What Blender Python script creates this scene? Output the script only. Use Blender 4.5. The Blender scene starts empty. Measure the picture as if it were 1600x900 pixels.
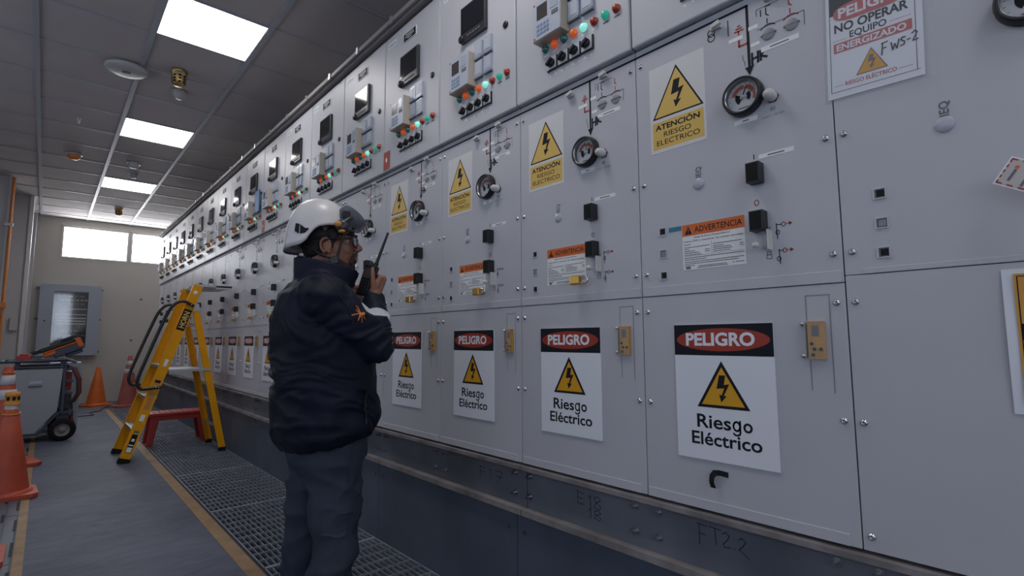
import bpy, math, random
import numpy as np
from mathutils import Vector, Matrix, noise
from mathutils.bvhtree import BVHTree

random.seed(11)
S = bpy.context.scene
COL = S.collection
PI = math.pi

# ------------------------------------------------------------------ camera, light, exposure
F_PX, YAW, PITCH, ROLL, EYE = 810.57, 0.7305, 0.0986, -0.0046, 1.134
WIN_E, SIDE_E, BACK_E, PANEL_E = 12.5, 1.0, 1.75, 11.0
S.view_settings.view_transform = 'Standard'
S.view_settings.look = 'None'
S.view_settings.exposure = 0.0
S.view_settings.gamma = 1.0
S.view_settings.use_curve_mapping = False

fw = Vector((math.sin(YAW) * math.cos(PITCH), math.cos(YAW) * math.cos(PITCH), math.sin(PITCH)))
rr = Vector((math.cos(YAW), -math.sin(YAW), 0))
uu = rr.cross(fw)
r2 = rr * math.cos(ROLL) + uu * math.sin(ROLL)
u2 = uu * math.cos(ROLL) - rr * math.sin(ROLL)
cam = bpy.data.cameras.new('camera')
cam.sensor_width = 36
cam.lens = 36 * F_PX / 1600
cam.clip_start = 0.02
camo = bpy.data.objects.new('camera', cam)
COL.objects.link(camo)
M3 = Matrix((r2, u2, -fw)).transposed()
camo.matrix_world = Matrix.Translation((0, 0, EYE)) @ M3.to_4x4()
S.camera = camo

world = bpy.data.worlds.new('world')
S.world = world
world.use_nodes = True
world.node_tree.nodes['Background'].inputs[0].default_value = (0.6, 0.72, 1.0, 1)
world.node_tree.nodes['Background'].inputs[1].default_value = 0.3

# ------------------------------------------------------------------ materials
MATS = {}


def mat(name, col, rough=0.5, metal=0.0, emit=None, estr=0.0, var=0.0, vscale=6.0, bump=0.0, bscale=40.0,
        spec=0.5, alpha=1.0, trans=0.0, sheen=0.0, stretch=(1, 1, 1), coat=0.0):
    m = bpy.data.materials.new(name)
    m.use_nodes = True
    nt = m.node_tree
    b = nt.nodes['Principled BSDF']
    b.inputs['Base Color'].default_value = (*col, 1)
    b.inputs['Roughness'].default_value = rough
    b.inputs['Metallic'].default_value = metal
    b.inputs['Specular IOR Level'].default_value = spec
    b.inputs['Alpha'].default_value = alpha
    b.inputs['Transmission Weight'].default_value = trans
    b.inputs['Sheen Weight'].default_value = sheen
    b.inputs['Coat Weight'].default_value = coat
    if emit:
        b.inputs['Emission Color'].default_value = (*emit, 1)
        b.inputs['Emission Strength'].default_value = estr
    if var or bump:
        tc = nt.nodes.new('ShaderNodeTexCoord')
        mp = nt.nodes.new('ShaderNodeMapping')
        mp.inputs['Scale'].default_value = stretch
        nt.links.new(tc.outputs['Object'], mp.inputs[0])
        if var:
            n = nt.nodes.new('ShaderNodeTexNoise')
            n.inputs['Scale'].default_value = vscale
            n.inputs['Detail'].default_value = 5
            nt.links.new(mp.outputs[0], n.inputs['Vector'])
            mr = nt.nodes.new('ShaderNodeMapRange')
            mr.inputs['From Min'].default_value = 0.3
            mr.inputs['From Max'].default_value = 0.7
            mr.inputs['To Min'].default_value = 1 - var
            mr.inputs['To Max'].default_value = 1 + var
            nt.links.new(n.outputs['Fac'], mr.inputs['Value'])
            mx = nt.nodes.new('ShaderNodeMix')
            mx.data_type = 'RGBA'
            mx.blend_type = 'MULTIPLY'
            mx.inputs['Factor'].default_value = 1
            mx.inputs['A'].default_value = (*col, 1)
            nt.links.new(mr.outputs[0], mx.inputs['B'])
            nt.links.new(mx.outputs['Result'], b.inputs['Base Color'])
        if bump:
            n2 = nt.nodes.new('ShaderNodeTexNoise')
            n2.inputs['Scale'].default_value = bscale
            n2.inputs['Detail'].default_value = 4
            nt.links.new(mp.outputs[0], n2.inputs['Vector'])
            bp = nt.nodes.new('ShaderNodeBump')
            bp.inputs['Strength'].default_value = bump
            bp.inputs['Distance'].default_value = 0.01
            nt.links.new(n2.outputs['Fac'], bp.inputs['Height'])
            nt.links.new(bp.outputs[0], b.inputs['Normal'])
    MATS[name] = m
    return m


mat('panel_paint', (0.52, 0.523, 0.563), 0.42, var=0.03, vscale=3, bump=0.02, bscale=220, spec=0.45)
mat('panel_paint_light', (0.58, 0.58, 0.61), 0.42, spec=0.45)
mat('carcass_paint', (0.30, 0.30, 0.32), 0.5)
mat('ink_black', (0.012, 0.013, 0.018), 0.6, spec=0.2)
mat('ink_marker', (0.02, 0.02, 0.03), 0.6, spec=0.2)
mat('ink_marker_faded', (0.03, 0.035, 0.045), 0.6, spec=0.2)
mat('ink_grey', (0.16, 0.16, 0.18), 0.6, spec=0.2)
mat('ink_red', (0.40, 0.045, 0.025), 0.5, spec=0.3)
mat('ink_navy', (0.03, 0.05, 0.13), 0.5)
mat('ink_pale_red', (0.52, 0.11, 0.10), 0.5)
mat('sign_white', (0.80, 0.82, 0.88), 0.35)
mat('sign_red', (0.36, 0.035, 0.018), 0.4)
mat('sign_yellow', (0.72, 0.36, 0.012), 0.4)
mat('sticker_yellow', (0.74, 0.49, 0.12), 0.4)
mat('sticker_white', (0.70, 0.69, 0.69), 0.4)
mat('label_white', (0.84, 0.845, 0.85), 0.45)
mat('label_orange', (0.68, 0.14, 0.015), 0.45)
mat('label_blue', (0.02, 0.20, 0.27), 0.4)
mat('brand_teal', (0.10, 0.30, 0.36), 0.45)
mat('black_plastic', (0.012, 0.013, 0.017), 0.4)
mat('dark_plastic', (0.03, 0.032, 0.04), 0.35)
mat('meter_glass', (0.012, 0.013, 0.018), 0.08, spec=0.6)
mat('rubber', (0.012, 0.012, 0.013), 0.75, spec=0.2)
mat('cream_plastic', (0.50, 0.45, 0.38), 0.5)
mat('relay_face', (0.46, 0.50, 0.58), 0.4)
mat('lcd', (0.07, 0.062, 0.06), 0.18)
mat('key_blue', (0.22, 0.30, 0.44), 0.5)
mat('led_red', (0.45, 0.05, 0.03), 0.4)
mat('clear_plug', (0.44, 0.48, 0.56), 0.2, spec=0.6)
mat('clear_edge', (0.24, 0.27, 0.33), 0.3)
mat('lamp_green_off', (0.03, 0.19, 0.15), 0.2, spec=0.6)
mat('lamp_green_on', (0.02, 0.3, 0.22), 0.2, emit=(0.05, 0.75, 0.50), estr=0.22)
mat('lamp_green_hot', (0.4, 0.9, 0.8), 0.2, emit=(0.30, 1.0, 0.78), estr=0.5)
mat('lamp_orange', (0.6, 0.12, 0.03), 0.2, emit=(1.0, 0.14, 0.02), estr=0.26)
mat('lamp_red', (0.42, 0.05, 0.025), 0.2, spec=0.6)
mat('steel', (0.42, 0.42, 0.44), 0.3, metal=1)
mat('chrome', (0.6, 0.6, 0.62), 0.18, metal=1)
mat('galvanised', (0.165, 0.18, 0.215), 0.5, metal=0.3, var=0.35, vscale=2.5, bump=0.05, bscale=30)
mat('galvanised_lip', (0.235, 0.215, 0.215), 0.55, metal=0.1, var=0.4, vscale=8)
mat('plinth_plate', (0.098, 0.122, 0.165), 0.5, metal=0.1, var=0.25, vscale=2)
mat('grating_steel', (0.27, 0.29, 0.34), 0.5, metal=0.3, var=0.2, vscale=10)
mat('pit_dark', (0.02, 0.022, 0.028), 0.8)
mat('gauge_face', (0.52, 0.53, 0.55), 0.4)
mat('gauge_red', (0.40, 0.09, 0.06), 0.5)
mat('white_plastic', (0.62, 0.60, 0.58), 0.35)
mat('pale_lens', (0.46, 0.48, 0.56), 0.25)
mat('shutter_grey', (0.26, 0.265, 0.28), 0.45)
mat('brass', (0.62, 0.36, 0.10), 0.32, metal=1)
mat('relay_yellow', (0.50, 0.27, 0.06), 0.4, var=0.25, vscale=14)
mat('clear_film', (0.6, 0.62, 0.66), 0.2, alpha=0.09)
mat('clear_cover', (0.6, 0.62, 0.66), 0.15, alpha=0.09)
mat('tag_red', (0.42, 0.05, 0.03), 0.45)
mat('paper', (0.80, 0.82, 0.88), 0.5)
mat('paper_tag', (0.52, 0.49, 0.48), 0.4)
mat('folder_blue', (0.03, 0.17, 0.42), 0.4)
mat('poster_yellow', (0.66, 0.32, 0.05), 0.45)
mat('ceiling_tile', (0.56, 0.515, 0.50), 0.9, var=0.03, vscale=4, bump=0.12, bscale=160, spec=0.1)
mat('tee_bar', (0.40, 0.41, 0.45), 0.45)
mat('wall_cream', (0.53, 0.505, 0.465), 0.8, var=0.03, vscale=2, bump=0.04, bscale=60, spec=0.2)
mat('wall_grey', (0.52, 0.505, 0.52), 0.75, var=0.03, vscale=2, spec=0.2)
mat('trim_light', (0.62, 0.62, 0.60), 0.45)
mat('window_frame', (0.66, 0.65, 0.62), 0.4)
mat('daylight_pane', (0.8, 0.85, 0.95), 0.1, emit=(0.92, 0.95, 1.0), estr=WIN_E)
mat('daylight_pane_left', (0.8, 0.85, 0.95), 0.1, emit=(0.70, 0.81, 1.0), estr=SIDE_E)  # glowing fill for the added windows on the left wall
mat('daylight_pane_back', (0.8, 0.85, 0.95), 0.1, emit=(0.72, 0.82, 1.0), estr=BACK_E)  # glowing fill for the added windows behind the camera
mat('light_diffuser', (0.9, 0.92, 0.95), 0.3, emit=(1.0, 0.97, 0.95), estr=PANEL_E)
mat('duct_dark', (0.25, 0.235, 0.235), 0.6)
mat('enclosure_grey', (0.36, 0.40, 0.47), 0.45)
mat('enclosure_dark', (0.035, 0.035, 0.04), 0.6)
mat('wire_white', (0.62, 0.63, 0.64), 0.5)
mat('conduit_orange', (0.62, 0.22, 0.06), 0.5)
mat('detector_orange', (0.70, 0.24, 0.05), 0.4)
mat('detector_white', (0.52, 0.51, 0.50), 0.4)
mat('sprinkler_brass', (0.42, 0.28, 0.10), 0.35, metal=0.8)
mat('cone_orange', (0.50, 0.085, 0.04), 0.5, var=0.15, vscale=7)
mat('cone_orange_bright', (0.66, 0.14, 0.02), 0.5, var=0.1, vscale=7)
mat('cone_faded', (0.42, 0.12, 0.10), 0.6, var=0.15, vscale=7)
mat('cone_band', (0.62, 0.63, 0.66), 0.4)
mat('cap_yellow', (0.66, 0.27, 0.04), 0.5)
mat('ladder_yellow', (0.84, 0.37, 0.004), 0.5, spec=0.25, var=0.06, vscale=6)
mat('aluminium', (0.55, 0.56, 0.58), 0.38, metal=0.9)
mat('stool_red', (0.42, 0.035, 0.03), 0.45, var=0.1, vscale=8)
mat('cart_panel', (0.34, 0.36, 0.41), 0.45)
mat('cart_frame', (0.045, 0.06, 0.095), 0.45)
mat('case_orange', (0.62, 0.13, 0.02), 0.45)
mat('hose_dark', (0.03, 0.03, 0.035), 0.55)
mat('hose_red', (0.30, 0.03, 0.025), 0.5)
mat('cover_plate', (0.12, 0.14, 0.18), 0.5, metal=0.3, var=0.15, vscale=5)
mat('tape_tan', (0.31, 0.19, 0.09), 0.6, var=0.22, vscale=9)
mat('skin', (0.30, 0.135, 0.085), 0.5, var=0.08, vscale=30, bump=0.03, bscale=120)
mat('hair', (0.012, 0.010, 0.010), 0.6, bump=0.4, bscale=160)
mat('beard', (0.035, 0.022, 0.018), 0.7, bump=0.3, bscale=220)
mat('lip', (0.20, 0.075, 0.06), 0.45)
mat('eye_white', (0.36, 0.33, 0.31), 0.3)
mat('helmet_shell', (0.70, 0.68, 0.68), 0.3, var=0.03, vscale=9)
mat('visor_smoke', (0.10, 0.115, 0.15), 0.12, alpha=0.62, spec=0.5)
mat('jacket_navy', (0.0085, 0.0115, 0.026), 0.6, var=0.2, vscale=5, bump=0.35, bscale=14, spec=0.22, stretch=(1, 1, 2.2))
mat('jacket_trim', (0.007, 0.008, 0.014), 0.5)
mat('trouser_slate', (0.046, 0.056, 0.082), 0.8, spec=0.2, var=0.12, vscale=5, bump=0.35, bscale=16, stretch=(1.6, 1.6, 0.7))
mat('boot_black', (0.02, 0.02, 0.02), 0.5)
mat('reflective_band', (0.58, 0.60, 0.66), 0.35)
mat('emblem_orange', (0.75, 0.22, 0.05), 0.5)
mat('zip_grey', (0.018, 0.02, 0.028), 0.4)
mat('lens', (0.5, 0.55, 0.6), 0.03, alpha=0.3, spec=0.8)


def glass_material():
    m = bpy.data.materials.new('glass_pane')
    m.use_nodes = True
    nt = m.node_tree
    nt.nodes.remove(nt.nodes['Principled BSDF'])
    out = nt.nodes['Material Output']
    tr_ = nt.nodes.new('ShaderNodeBsdfTransparent')
    gl = nt.nodes.new('ShaderNodeBsdfGlossy')
    gl.inputs['Roughness'].default_value = 0.05
    mx = nt.nodes.new('ShaderNodeMixShader')
    mx.inputs[0].default_value = 0.13
    nt.links.new(tr_.outputs[0], mx.inputs[1])
    nt.links.new(gl.outputs[0], mx.inputs[2])
    nt.links.new(mx.outputs[0], out.inputs[0])
    MATS['glass_pane'] = m


glass_material()


def floor_material():
    m = bpy.data.materials.new('floor_epoxy')
    m.use_nodes = True
    nt = m.node_tree
    b = nt.nodes['Principled BSDF']
    tc = nt.nodes.new('ShaderNodeTexCoord')
    mp = nt.nodes.new('ShaderNodeMapping')
    mp.inputs['Scale'].default_value = (1.0, 1.0, 1)
    nt.links.new(tc.outputs['Object'], mp.inputs[0])
    n1 = nt.nodes.new('ShaderNodeTexNoise')
    n1.inputs['Scale'].default_value = 1.6
    n1.inputs['Detail'].default_value = 6
    mp2 = nt.nodes.new('ShaderNodeMapping')
    mp2.inputs['Rotation'].default_value = (0, 0, 0.5)
    mp2.inputs['Scale'].default_value = (1.0, 3.2, 1)
    nt.links.new(tc.outputs['Object'], mp2.inputs[0])
    n2 = nt.nodes.new('ShaderNodeTexNoise')
    n2.inputs['Scale'].default_value = 5
    n2.inputs['Detail'].default_value = 9
    n2.inputs['Roughness'].default_value = 0.68
    n2.inputs['Distortion'].default_value = 1.2
    nt.links.new(mp.outputs[0], n1.inputs['Vector'])
    nt.links.new(mp2.outputs[0], n2.inputs['Vector'])
    ad = nt.nodes.new('ShaderNodeMath')
    ad.operation = 'ADD'
    nt.links.new(n1.outputs['Fac'], ad.inputs[0])
    nt.links.new(n2.outputs['Fac'], ad.inputs[1])
    cr = nt.nodes.new('ShaderNodeValToRGB')
    cr.color_ramp.elements[0].position = 0.40
    cr.color_ramp.elements[0].color = (0.090, 0.100, 0.140, 1)
    cr.color_ramp.elements[1].position = 0.62
    cr.color_ramp.elements[1].color = (0.145, 0.158, 0.212, 1)
    hv = nt.nodes.new('ShaderNodeMath')
    hv.operation = 'MULTIPLY'
    hv.inputs[1].default_value = 0.5
    nt.links.new(ad.outputs[0], hv.inputs[0])
    nt.links.new(hv.outputs[0], cr.inputs[0])
    nt.links.new(cr.outputs[0], b.inputs['Base Color'])
    b.inputs['Roughness'].default_value = 0.62
    b.inputs['Specular IOR Level'].default_value = 0.22
    bp = nt.nodes.new('ShaderNodeBump')
    bp.inputs['Strength'].default_value = 0.25
    bp.inputs['Distance'].default_value = 0.01
    nt.links.new(n2.outputs['Fac'], bp.inputs['Height'])
    nt.links.new(bp.outputs[0], b.inputs['Normal'])
    MATS['floor_epoxy'] = m


floor_material()

# ------------------------------------------------------------------ mesh helpers
_glyph = {}


def glyphs(txt, bold=0.0):
    key = (txt, bold)
    if key in _glyph:
        return _glyph[key]
    cu = bpy.data.curves.new('lettering', 'FONT')
    cu.body = txt
    cu.size = 1
    cu.resolution_u = 3
    cu.offset = bold
    cu.fill_mode = 'BOTH' if hasattr(cu, 'fill_mode') else cu.fill_mode
    o = bpy.data.objects.new('lettering', cu)
    COL.objects.link(o)
    dg = bpy.context.evaluated_depsgraph_get()
    me = bpy.data.meshes.new_from_object(o.evaluated_get(dg))
    V = [(v.co.x, v.co.y) for v in me.vertices]
    Fc = [tuple(p.vertices) for p in me.polygons]
    bpy.data.objects.remove(o)
    bpy.data.meshes.remove(me)
    bpy.data.curves.remove(cu)
    _glyph[key] = (V, Fc)
    return _glyph[key]


def basis(axis):
    a = Vector(axis).normalized()
    t = Vector((0, 0, 1)) if abs(a.z) < 0.9 else Vector((1, 0, 0))
    x = t.cross(a).normalized()
    return x, a.cross(x).normalized(), a


class MB:
    def __init__(s, oz=0.0):
        s.V, s.F, s.M, s.SM, s.oz, s.ox = [], [], [], [], oz, 0.0

    def shift(s, dx):
        s.ox = dx
        return s

    def add(s, vs, fs, m, smooth=False):
        o = len(s.V)
        s.V += [(v[0] + s.ox, v[1], v[2] + s.oz) for v in vs]
        for f in fs:
            s.F.append([i + o for i in f])
            s.M.append(m)
            s.SM.append(smooth)
        return s

    def box(s, a, b, m):
        x0, y0, z0 = [min(p, q) for p, q in zip(a, b)]
        x1, y1, z1 = [max(p, q) for p, q in zip(a, b)]
        vs = [(x0, y0, z0), (x1, y0, z0), (x1, y1, z0), (x0, y1, z0), (x0, y0, z1), (x1, y0, z1), (x1, y1, z1), (x0, y1, z1)]
        return s.add(vs, [(0, 3, 2, 1), (4, 5, 6, 7), (0, 1, 5, 4), (1, 2, 6, 5), (2, 3, 7, 6), (3, 0, 4, 7)], m)

    def obox(s, c, ax, m):
        c = Vector(c)
        x, y, z = [Vector(a) for a in ax]
        vs = [c + x * i + y * j + z * k for k in (-1, 1) for (i, j) in ((-1, -1), (1, -1), (1, 1), (-1, 1))]
        return s.add(vs, [(0, 3, 2, 1), (4, 5, 6, 7), (0, 1, 5, 4), (1, 2, 6, 5), (2, 3, 7, 6), (3, 0, 4, 7)], m)

    def poly(s, pts, m):
        return s.add(pts, [tuple(range(len(pts)))], m)

    def prism(s, pts, vec, m):
        n = len(pts)
        v = Vector(vec)
        a = [Vector(p) for p in pts]
        vs = a + [p + v for p in a]
        fs = [tuple(range(n - 1, -1, -1)), tuple(range(n, 2 * n))]
        fs += [(i, (i + 1) % n, n + (i + 1) % n, n + i) for i in range(n)]
        return s.add(vs, fs, m)

    def lathe(s, prof, o, axis, m, n=20, smooth=True, caps=True):
        x, y, a = basis(axis)
        o = Vector(o)
        vs = []
        for r, h in prof:
            for i in range(n):
                t = 2 * PI * i / n
                vs.append(o + a * h + x * (r * math.cos(t)) + y * (r * math.sin(t)))
        fs = []
        for k in range(len(prof) - 1):
            for i in range(n):
                j = (i + 1) % n
                fs.append((k * n + i, k * n + j, (k + 1) * n + j, (k + 1) * n + i))
        s.add(vs, fs, m, smooth)
        for k, rev in ((0, True), (len(prof) - 1, False)):
            if caps and prof[k][0] > 1e-6:
                ring = vs[k * n:(k + 1) * n]
                s.add(ring, [tuple(range(n - 1, -1, -1)) if rev else tuple(range(n))], m)
        return s

    def cyl(s, p0, p1, r, m, n=14, r1=None):
        p0, p1 = Vector(p0), Vector(p1)
        L = (p1 - p0).length
        return s.lathe([(r, 0), (r if r1 is None else r1, L)], p0, p1 - p0, m, n)

    def tube(s, path, r, m, n=8, flat=1.0, up=(0, 0, 1)):
        P = [Vector(p) for p in path]
        vs = []
        prev = None
        for i, p in enumerate(P):
            t = (P[min(i + 1, len(P) - 1)] - P[max(i - 1, 0)]).normalized()
            if prev is None:
                x, y, _ = basis(t)
            else:
                x = (prev - t * prev.dot(t)).normalized()
                y = t.cross(x)
            prev = x
            ri = r[i] if isinstance(r, (list, tuple)) else r
            for k in range(n):
                q = 2 * PI * k / n
                vs.append(p + x * (ri * math.cos(q)) + y * (ri * flat * math.sin(q)))
        fs = []
        for i in range(len(P) - 1):
            for k in range(n):
                j = (k + 1) % n
                fs.append((i * n + k, i * n + j, (i + 1) * n + j, (i + 1) * n + k))
        s.add(vs, fs, m, True)
        s.add(vs[:n], [tuple(range(n - 1, -1, -1))], m)
        s.add(vs[-n:], [tuple(range(n))], m)
        return s

    def ball(s, c, rad, m, nu=16, nv=10, rot=None):
        c = Vector(c)
        rx, ry, rz = (rad, rad, rad) if not isinstance(rad, (tuple, list)) else rad
        vs, fs = [], []
        for j in range(nv + 1):
            t = PI * j / nv
            for i in range(nu):
                q = 2 * PI * i / nu
                v = Vector((rx * math.sin(t) * math.cos(q), ry * math.sin(t) * math.sin(q), rz * math.cos(t)))
                if rot is not None:
                    v = rot @ v
                vs.append(c + v)
        for j in range(nv):
            for i in range(nu):
                k = (i + 1) % nu
                fs.append((j * nu + i, (j + 1) * nu + i, (j + 1) * nu + k, j * nu + k))
        return s.add(vs, fs, m, True)

    def capsule(s, p0, p1, r0, r1, m, n=14):
        p0, p1 = Vector(p0), Vector(p1)
        L = (p1 - p0).length
        prof = [(r0 * math.cos(t), r0 * math.sin(t)) for t in [-PI / 2 + 1e-3 + k * PI / 10 for k in range(5)]]
        prof += [(r0, 0), (r1, L)]
        prof += [(r1 * math.cos(t), L + r1 * math.sin(t)) for t in [PI / 10 * k for k in range(1, 5)]] + [(r1 * 0.02, L + r1)]
        return s.lathe(prof, p0, p1 - p0, m, n)

    def strokes(s, lines, w, fn, m):
        for L in lines:
            for (a, b) in zip(L[:-1], L[1:]):
                dx, dz = b[0] - a[0], b[1] - a[1]
                d = math.hypot(dx, dz) or 1
                nx, nz = -dz / d * w / 2, dx / d * w / 2
                ex, ez = dx / d * w / 3, dz / d * w / 3
                q = [(a[0] - ex - nx, a[1] - ez - nz), (b[0] + ex - nx, b[1] + ez - nz), (b[0] + ex + nx, b[1] + ez + nz), (a[0] - ex + nx, a[1] - ez + nz)]
                s.poly([fn(*p) for p in q], m)
        return s

    def text(s, txt, fn, x0, x1, z0, cap, m, bold=0.0):
        V, Fc = glyphs(txt, bold)
        E, _ = glyphs('E', bold)
        ch = max(v[1] for v in E) - min(v[1] for v in E)
        b0 = min(v[1] for v in E)
        xs = [v[0] for v in V]
        sx = (x1 - x0) / (max(xs) - min(xs))
        mn = min(xs)
        sz = cap / ch
        return s.add([fn(x0 + (v[0] - mn) * sx, z0 + (v[1] - b0) * sz) for v in V], Fc, m)

    def mesh(s, name):
        me = bpy.data.meshes.new(name)
        me.from_pydata([tuple(v) for v in s.V], [], s.F)
        names = []
        for m in s.M:
            if m not in names:
                names.append(m)
        for n in names:
            me.materials.append(MATS[n])
        idx = {n: i for i, n in enumerate(names)}
        me.polygons.foreach_set('material_index', [idx[m] for m in s.M])
        me.polygons.foreach_set('use_smooth', s.SM)
        me.update()
        return me

    def build(s, name, parent=None, loc=None, bevel=0.0, label=None):
        o = bpy.data.objects.new(name, s.mesh(name))
        COL.objects.link(o)
        if parent is not None:
            o.parent = parent
        if loc is not None:
            o.location = loc
        if bevel:
            md = o.modifiers.new('bevel', 'BEVEL')
            md.width = bevel
            md.segments = 2
            md.limit_method = 'ANGLE'
        if label:
            o['label'] = label
        return o


def tag(o, label, cat, group=None):
    o['label'] = label
    o['category'] = cat
    if group:
        o['group'] = group
    return o


def struct(o):
    o['kind'] = 'structure'
    return o


def empty(name, loc, rz=0.0):
    o = bpy.data.objects.new(name, None)
    COL.objects.link(o)
    o.location = loc
    o.rotation_euler = (0, 0, rz)
    o.empty_display_size = 0.1
    return o


def base(n):
    return n.rsplit('.', 1)[0] if n[-3:].isdigit() and n[-4] == '.' else n


def dup(root, loc, skip=()):
    r = root.copy()
    COL.objects.link(r)
    r.location = loc
    for ch in list(root.children):
        if base(ch.name) in skip:
            continue
        c = ch.copy()
        COL.objects.link(c)
        c.parent = r
        for g in ch.children:
            d = g.copy()
            COL.objects.link(d)
            d.parent = c
    return r


ORD = ['first', 'second', 'third', 'fourth', 'fifth', 'sixth', 'seventh', 'eighth', 'ninth', 'tenth', 'eleventh', 'twelfth',
       'thirteenth', 'fourteenth', 'fifteenth', 'sixteenth', 'seventeenth', 'eighteenth', 'nineteenth']

# ------------------------------------------------------------------ the room
D, Y0, PW = 1.4946, 0.4088, 0.6
CEIL, FAR = 3.404, 12.5
XL, XR, YB = -2.6, 2.75, -3.6

b = MB()
b.box((XL, YB, -0.12), (0.872, FAR, 0.0), 'floor_epoxy')
struct(b.build('floor'))
b = MB()
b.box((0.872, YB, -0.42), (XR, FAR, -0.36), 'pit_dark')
struct(b.build('floor'))
b = MB()
b.box((XL, YB, CEIL), (XR, FAR, CEIL + 0.1), 'ceiling_tile')
struct(b.build('ceiling'))
# exposed grid of the suspended ceiling
gx0, gy0, gp = 0.450, 3.818, 0.64
b = MB()
k = -5
while True:
    x = gx0 + gp * k
    k += 1
    if x > XR:
        break
    if x > XL:
        b.box((x - 0.017, YB, CEIL - 0.012), (x + 0.017, FAR, CEIL + 0.001), 'tee_bar')
k = -12
while gy0 + gp * k < FAR:
    y = gy0 + gp * k
    k += 1
    if y > YB:
        b.box((XL, y - 0.009, CEIL - 0.007), (XR, y + 0.009, CEIL + 0.001), 'tee_bar')
struct(b.build('trim_1'))


def wall_with_holes(name, axis, pos, t, a0, a1, z0, z1, holes, m):
    """wall in the plane axis=pos, thickness t, spans a0..a1, holes = (a0,a1,z0,z1) sharing one sill and head"""
    bb = MB()

    def piece(p0, p1, q0, q1):
        if p1 - p0 < 1e-4 or q1 - q0 < 1e-4:
            return
        if axis == 'y':
            bb.box((p0, pos, q0), (p1, pos + t, q1), m)
        else:
            bb.box((pos, p0, q0), (pos + t, p1, q1), m)
    if not holes:
        piece(a0, a1, z0, z1)
    else:
        hz0, hz1 = holes[0][2], holes[0][3]
        piece(a0, a1, z0, hz0)
        piece(a0, a1, hz1, z1)
        cur = a0
        for h in holes:
            piece(cur, h[0], hz0, hz1)
            cur = h[1]
        piece(cur, a1, hz0, hz1)
    return struct(bb.build(name))


def window(name, axis, pos, a0, a1, z0, z1, pane, inset, nmull=1, fwd=1):
    fr = MB()

    def bx(p0, p1, q0, q1, d0, d1, m, bb):
        if axis == 'y':
            bb.box((p0, pos + d0, q0), (p1, pos + d1, q1), m)
        else:
            bb.box((pos + d0, p0, q0), (pos + d1, p1, q1), m)
    w = 0.03
    for q in ((a0, a1, z0, z0 + w), (a0, a1, z1 - w, z1), (a0, a0 + w, z0 + w, z1 - w), (a1 - w, a1, z0 + w, z1 - w)):
        bx(*q, -0.01 * fwd, 0.07 * fwd, 'window_frame', fr)
    for i in range(1, nmull):
        c = a0 + (a1 - a0) * i / nmull
        bx(c - 0.018, c + 0.018, z0 + w, z1 - w, 0, 0.05 * fwd, 'window_frame', fr)
    o = struct(fr.build(name))
    p = MB()
    bx(a0 + w, a1 - w, z0 + w, z1 - w, 0.05 * fwd, 0.058 * fwd, pane, p)
    p.build('pane', o)
    return o


holes = [(0.105, 1.11, 2.66, 3.265), (1.135, 2.3, 2.66, 3.265)]
wall_with_holes('wall_back', 'y', FAR, 0.15, XL, XR, 0, CEIL, holes, 'wall_cream')
window('window_1', 'y', FAR, 0.105, 1.11, 2.66, 3.265, 'daylight_pane', 0.05)
window('window_2', 'y', FAR, 1.135, 2.3, 2.66, 3.265, 'daylight_pane', 0.05)
b = MB()
b.box((0.09, FAR - 0.035, 3.268), (2.4, FAR, 3.30), 'wall_cream')
struct(b.build('trim_2'))
lh = [(-3.2, -0.4, 1.5, 3.1), (0.2, 3.0, 1.5, 3.1), (3.6, 6.4, 1.5, 3.1)]  # unseen windows, added and set high to light the cabinet fronts
wall_with_holes('wall_left', 'x', XL - 0.15, 0.15, YB, FAR, 0, CEIL, lh, 'wall_cream')
for i, h in enumerate(lh):
    window('window_%d' % (3 + i), 'x', XL, h[0], h[1], 1.5, 3.1, 'daylight_pane_left', 0.05, 3, -1)
bh = [(-2.3, -0.55, 0.95, 3.1), (-0.35, 0.74, 0.95, 3.1)]  # unseen windows, added for fill light and sized for the enclosure glass reflection
wall_with_holes('wall_front', 'y', YB - 0.15, 0.15, XL, XR, 0, CEIL, bh, 'wall_cream')
for i, h in enumerate(bh):
    window('window_%d' % (6 + i), 'y', YB, h[0], h[1], 0.95, 3.1, 'daylight_pane_back', 0.05, 2, -1)
wall_with_holes('wall_right', 'x', XR, 0.15, YB, FAR, -0.4, CEIL, [], 'wall_cream')

# piers standing out from the left side near the far wall
b = MB()
b.box((-1.5, 9.76, 0), (-0.475, 10.1, CEIL), 'wall_grey')
struct(b.build('wall_left_pier', bevel=0.006))
b = MB()
b.box((-1.5, 10.9, 0), (-0.305, 11.2, CEIL), 'wall_grey')
struct(b.build('wall_left_pier'))
b = MB()
b.box((-0.305, 10.86, 0), (-0.262, 11.2, CEIL), 'trim_light')
b.box((-0.25, 10.93, 0), (-0.215, 11.0, CEIL - 0.25), 'tee_bar')
struct(b.build('trim_3'))
b = MB()
b.box((-0.50, 9.745, 0), (-0.472, 9.765, CEIL), 'trim_light')
struct(b.build('trim_4'))

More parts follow.
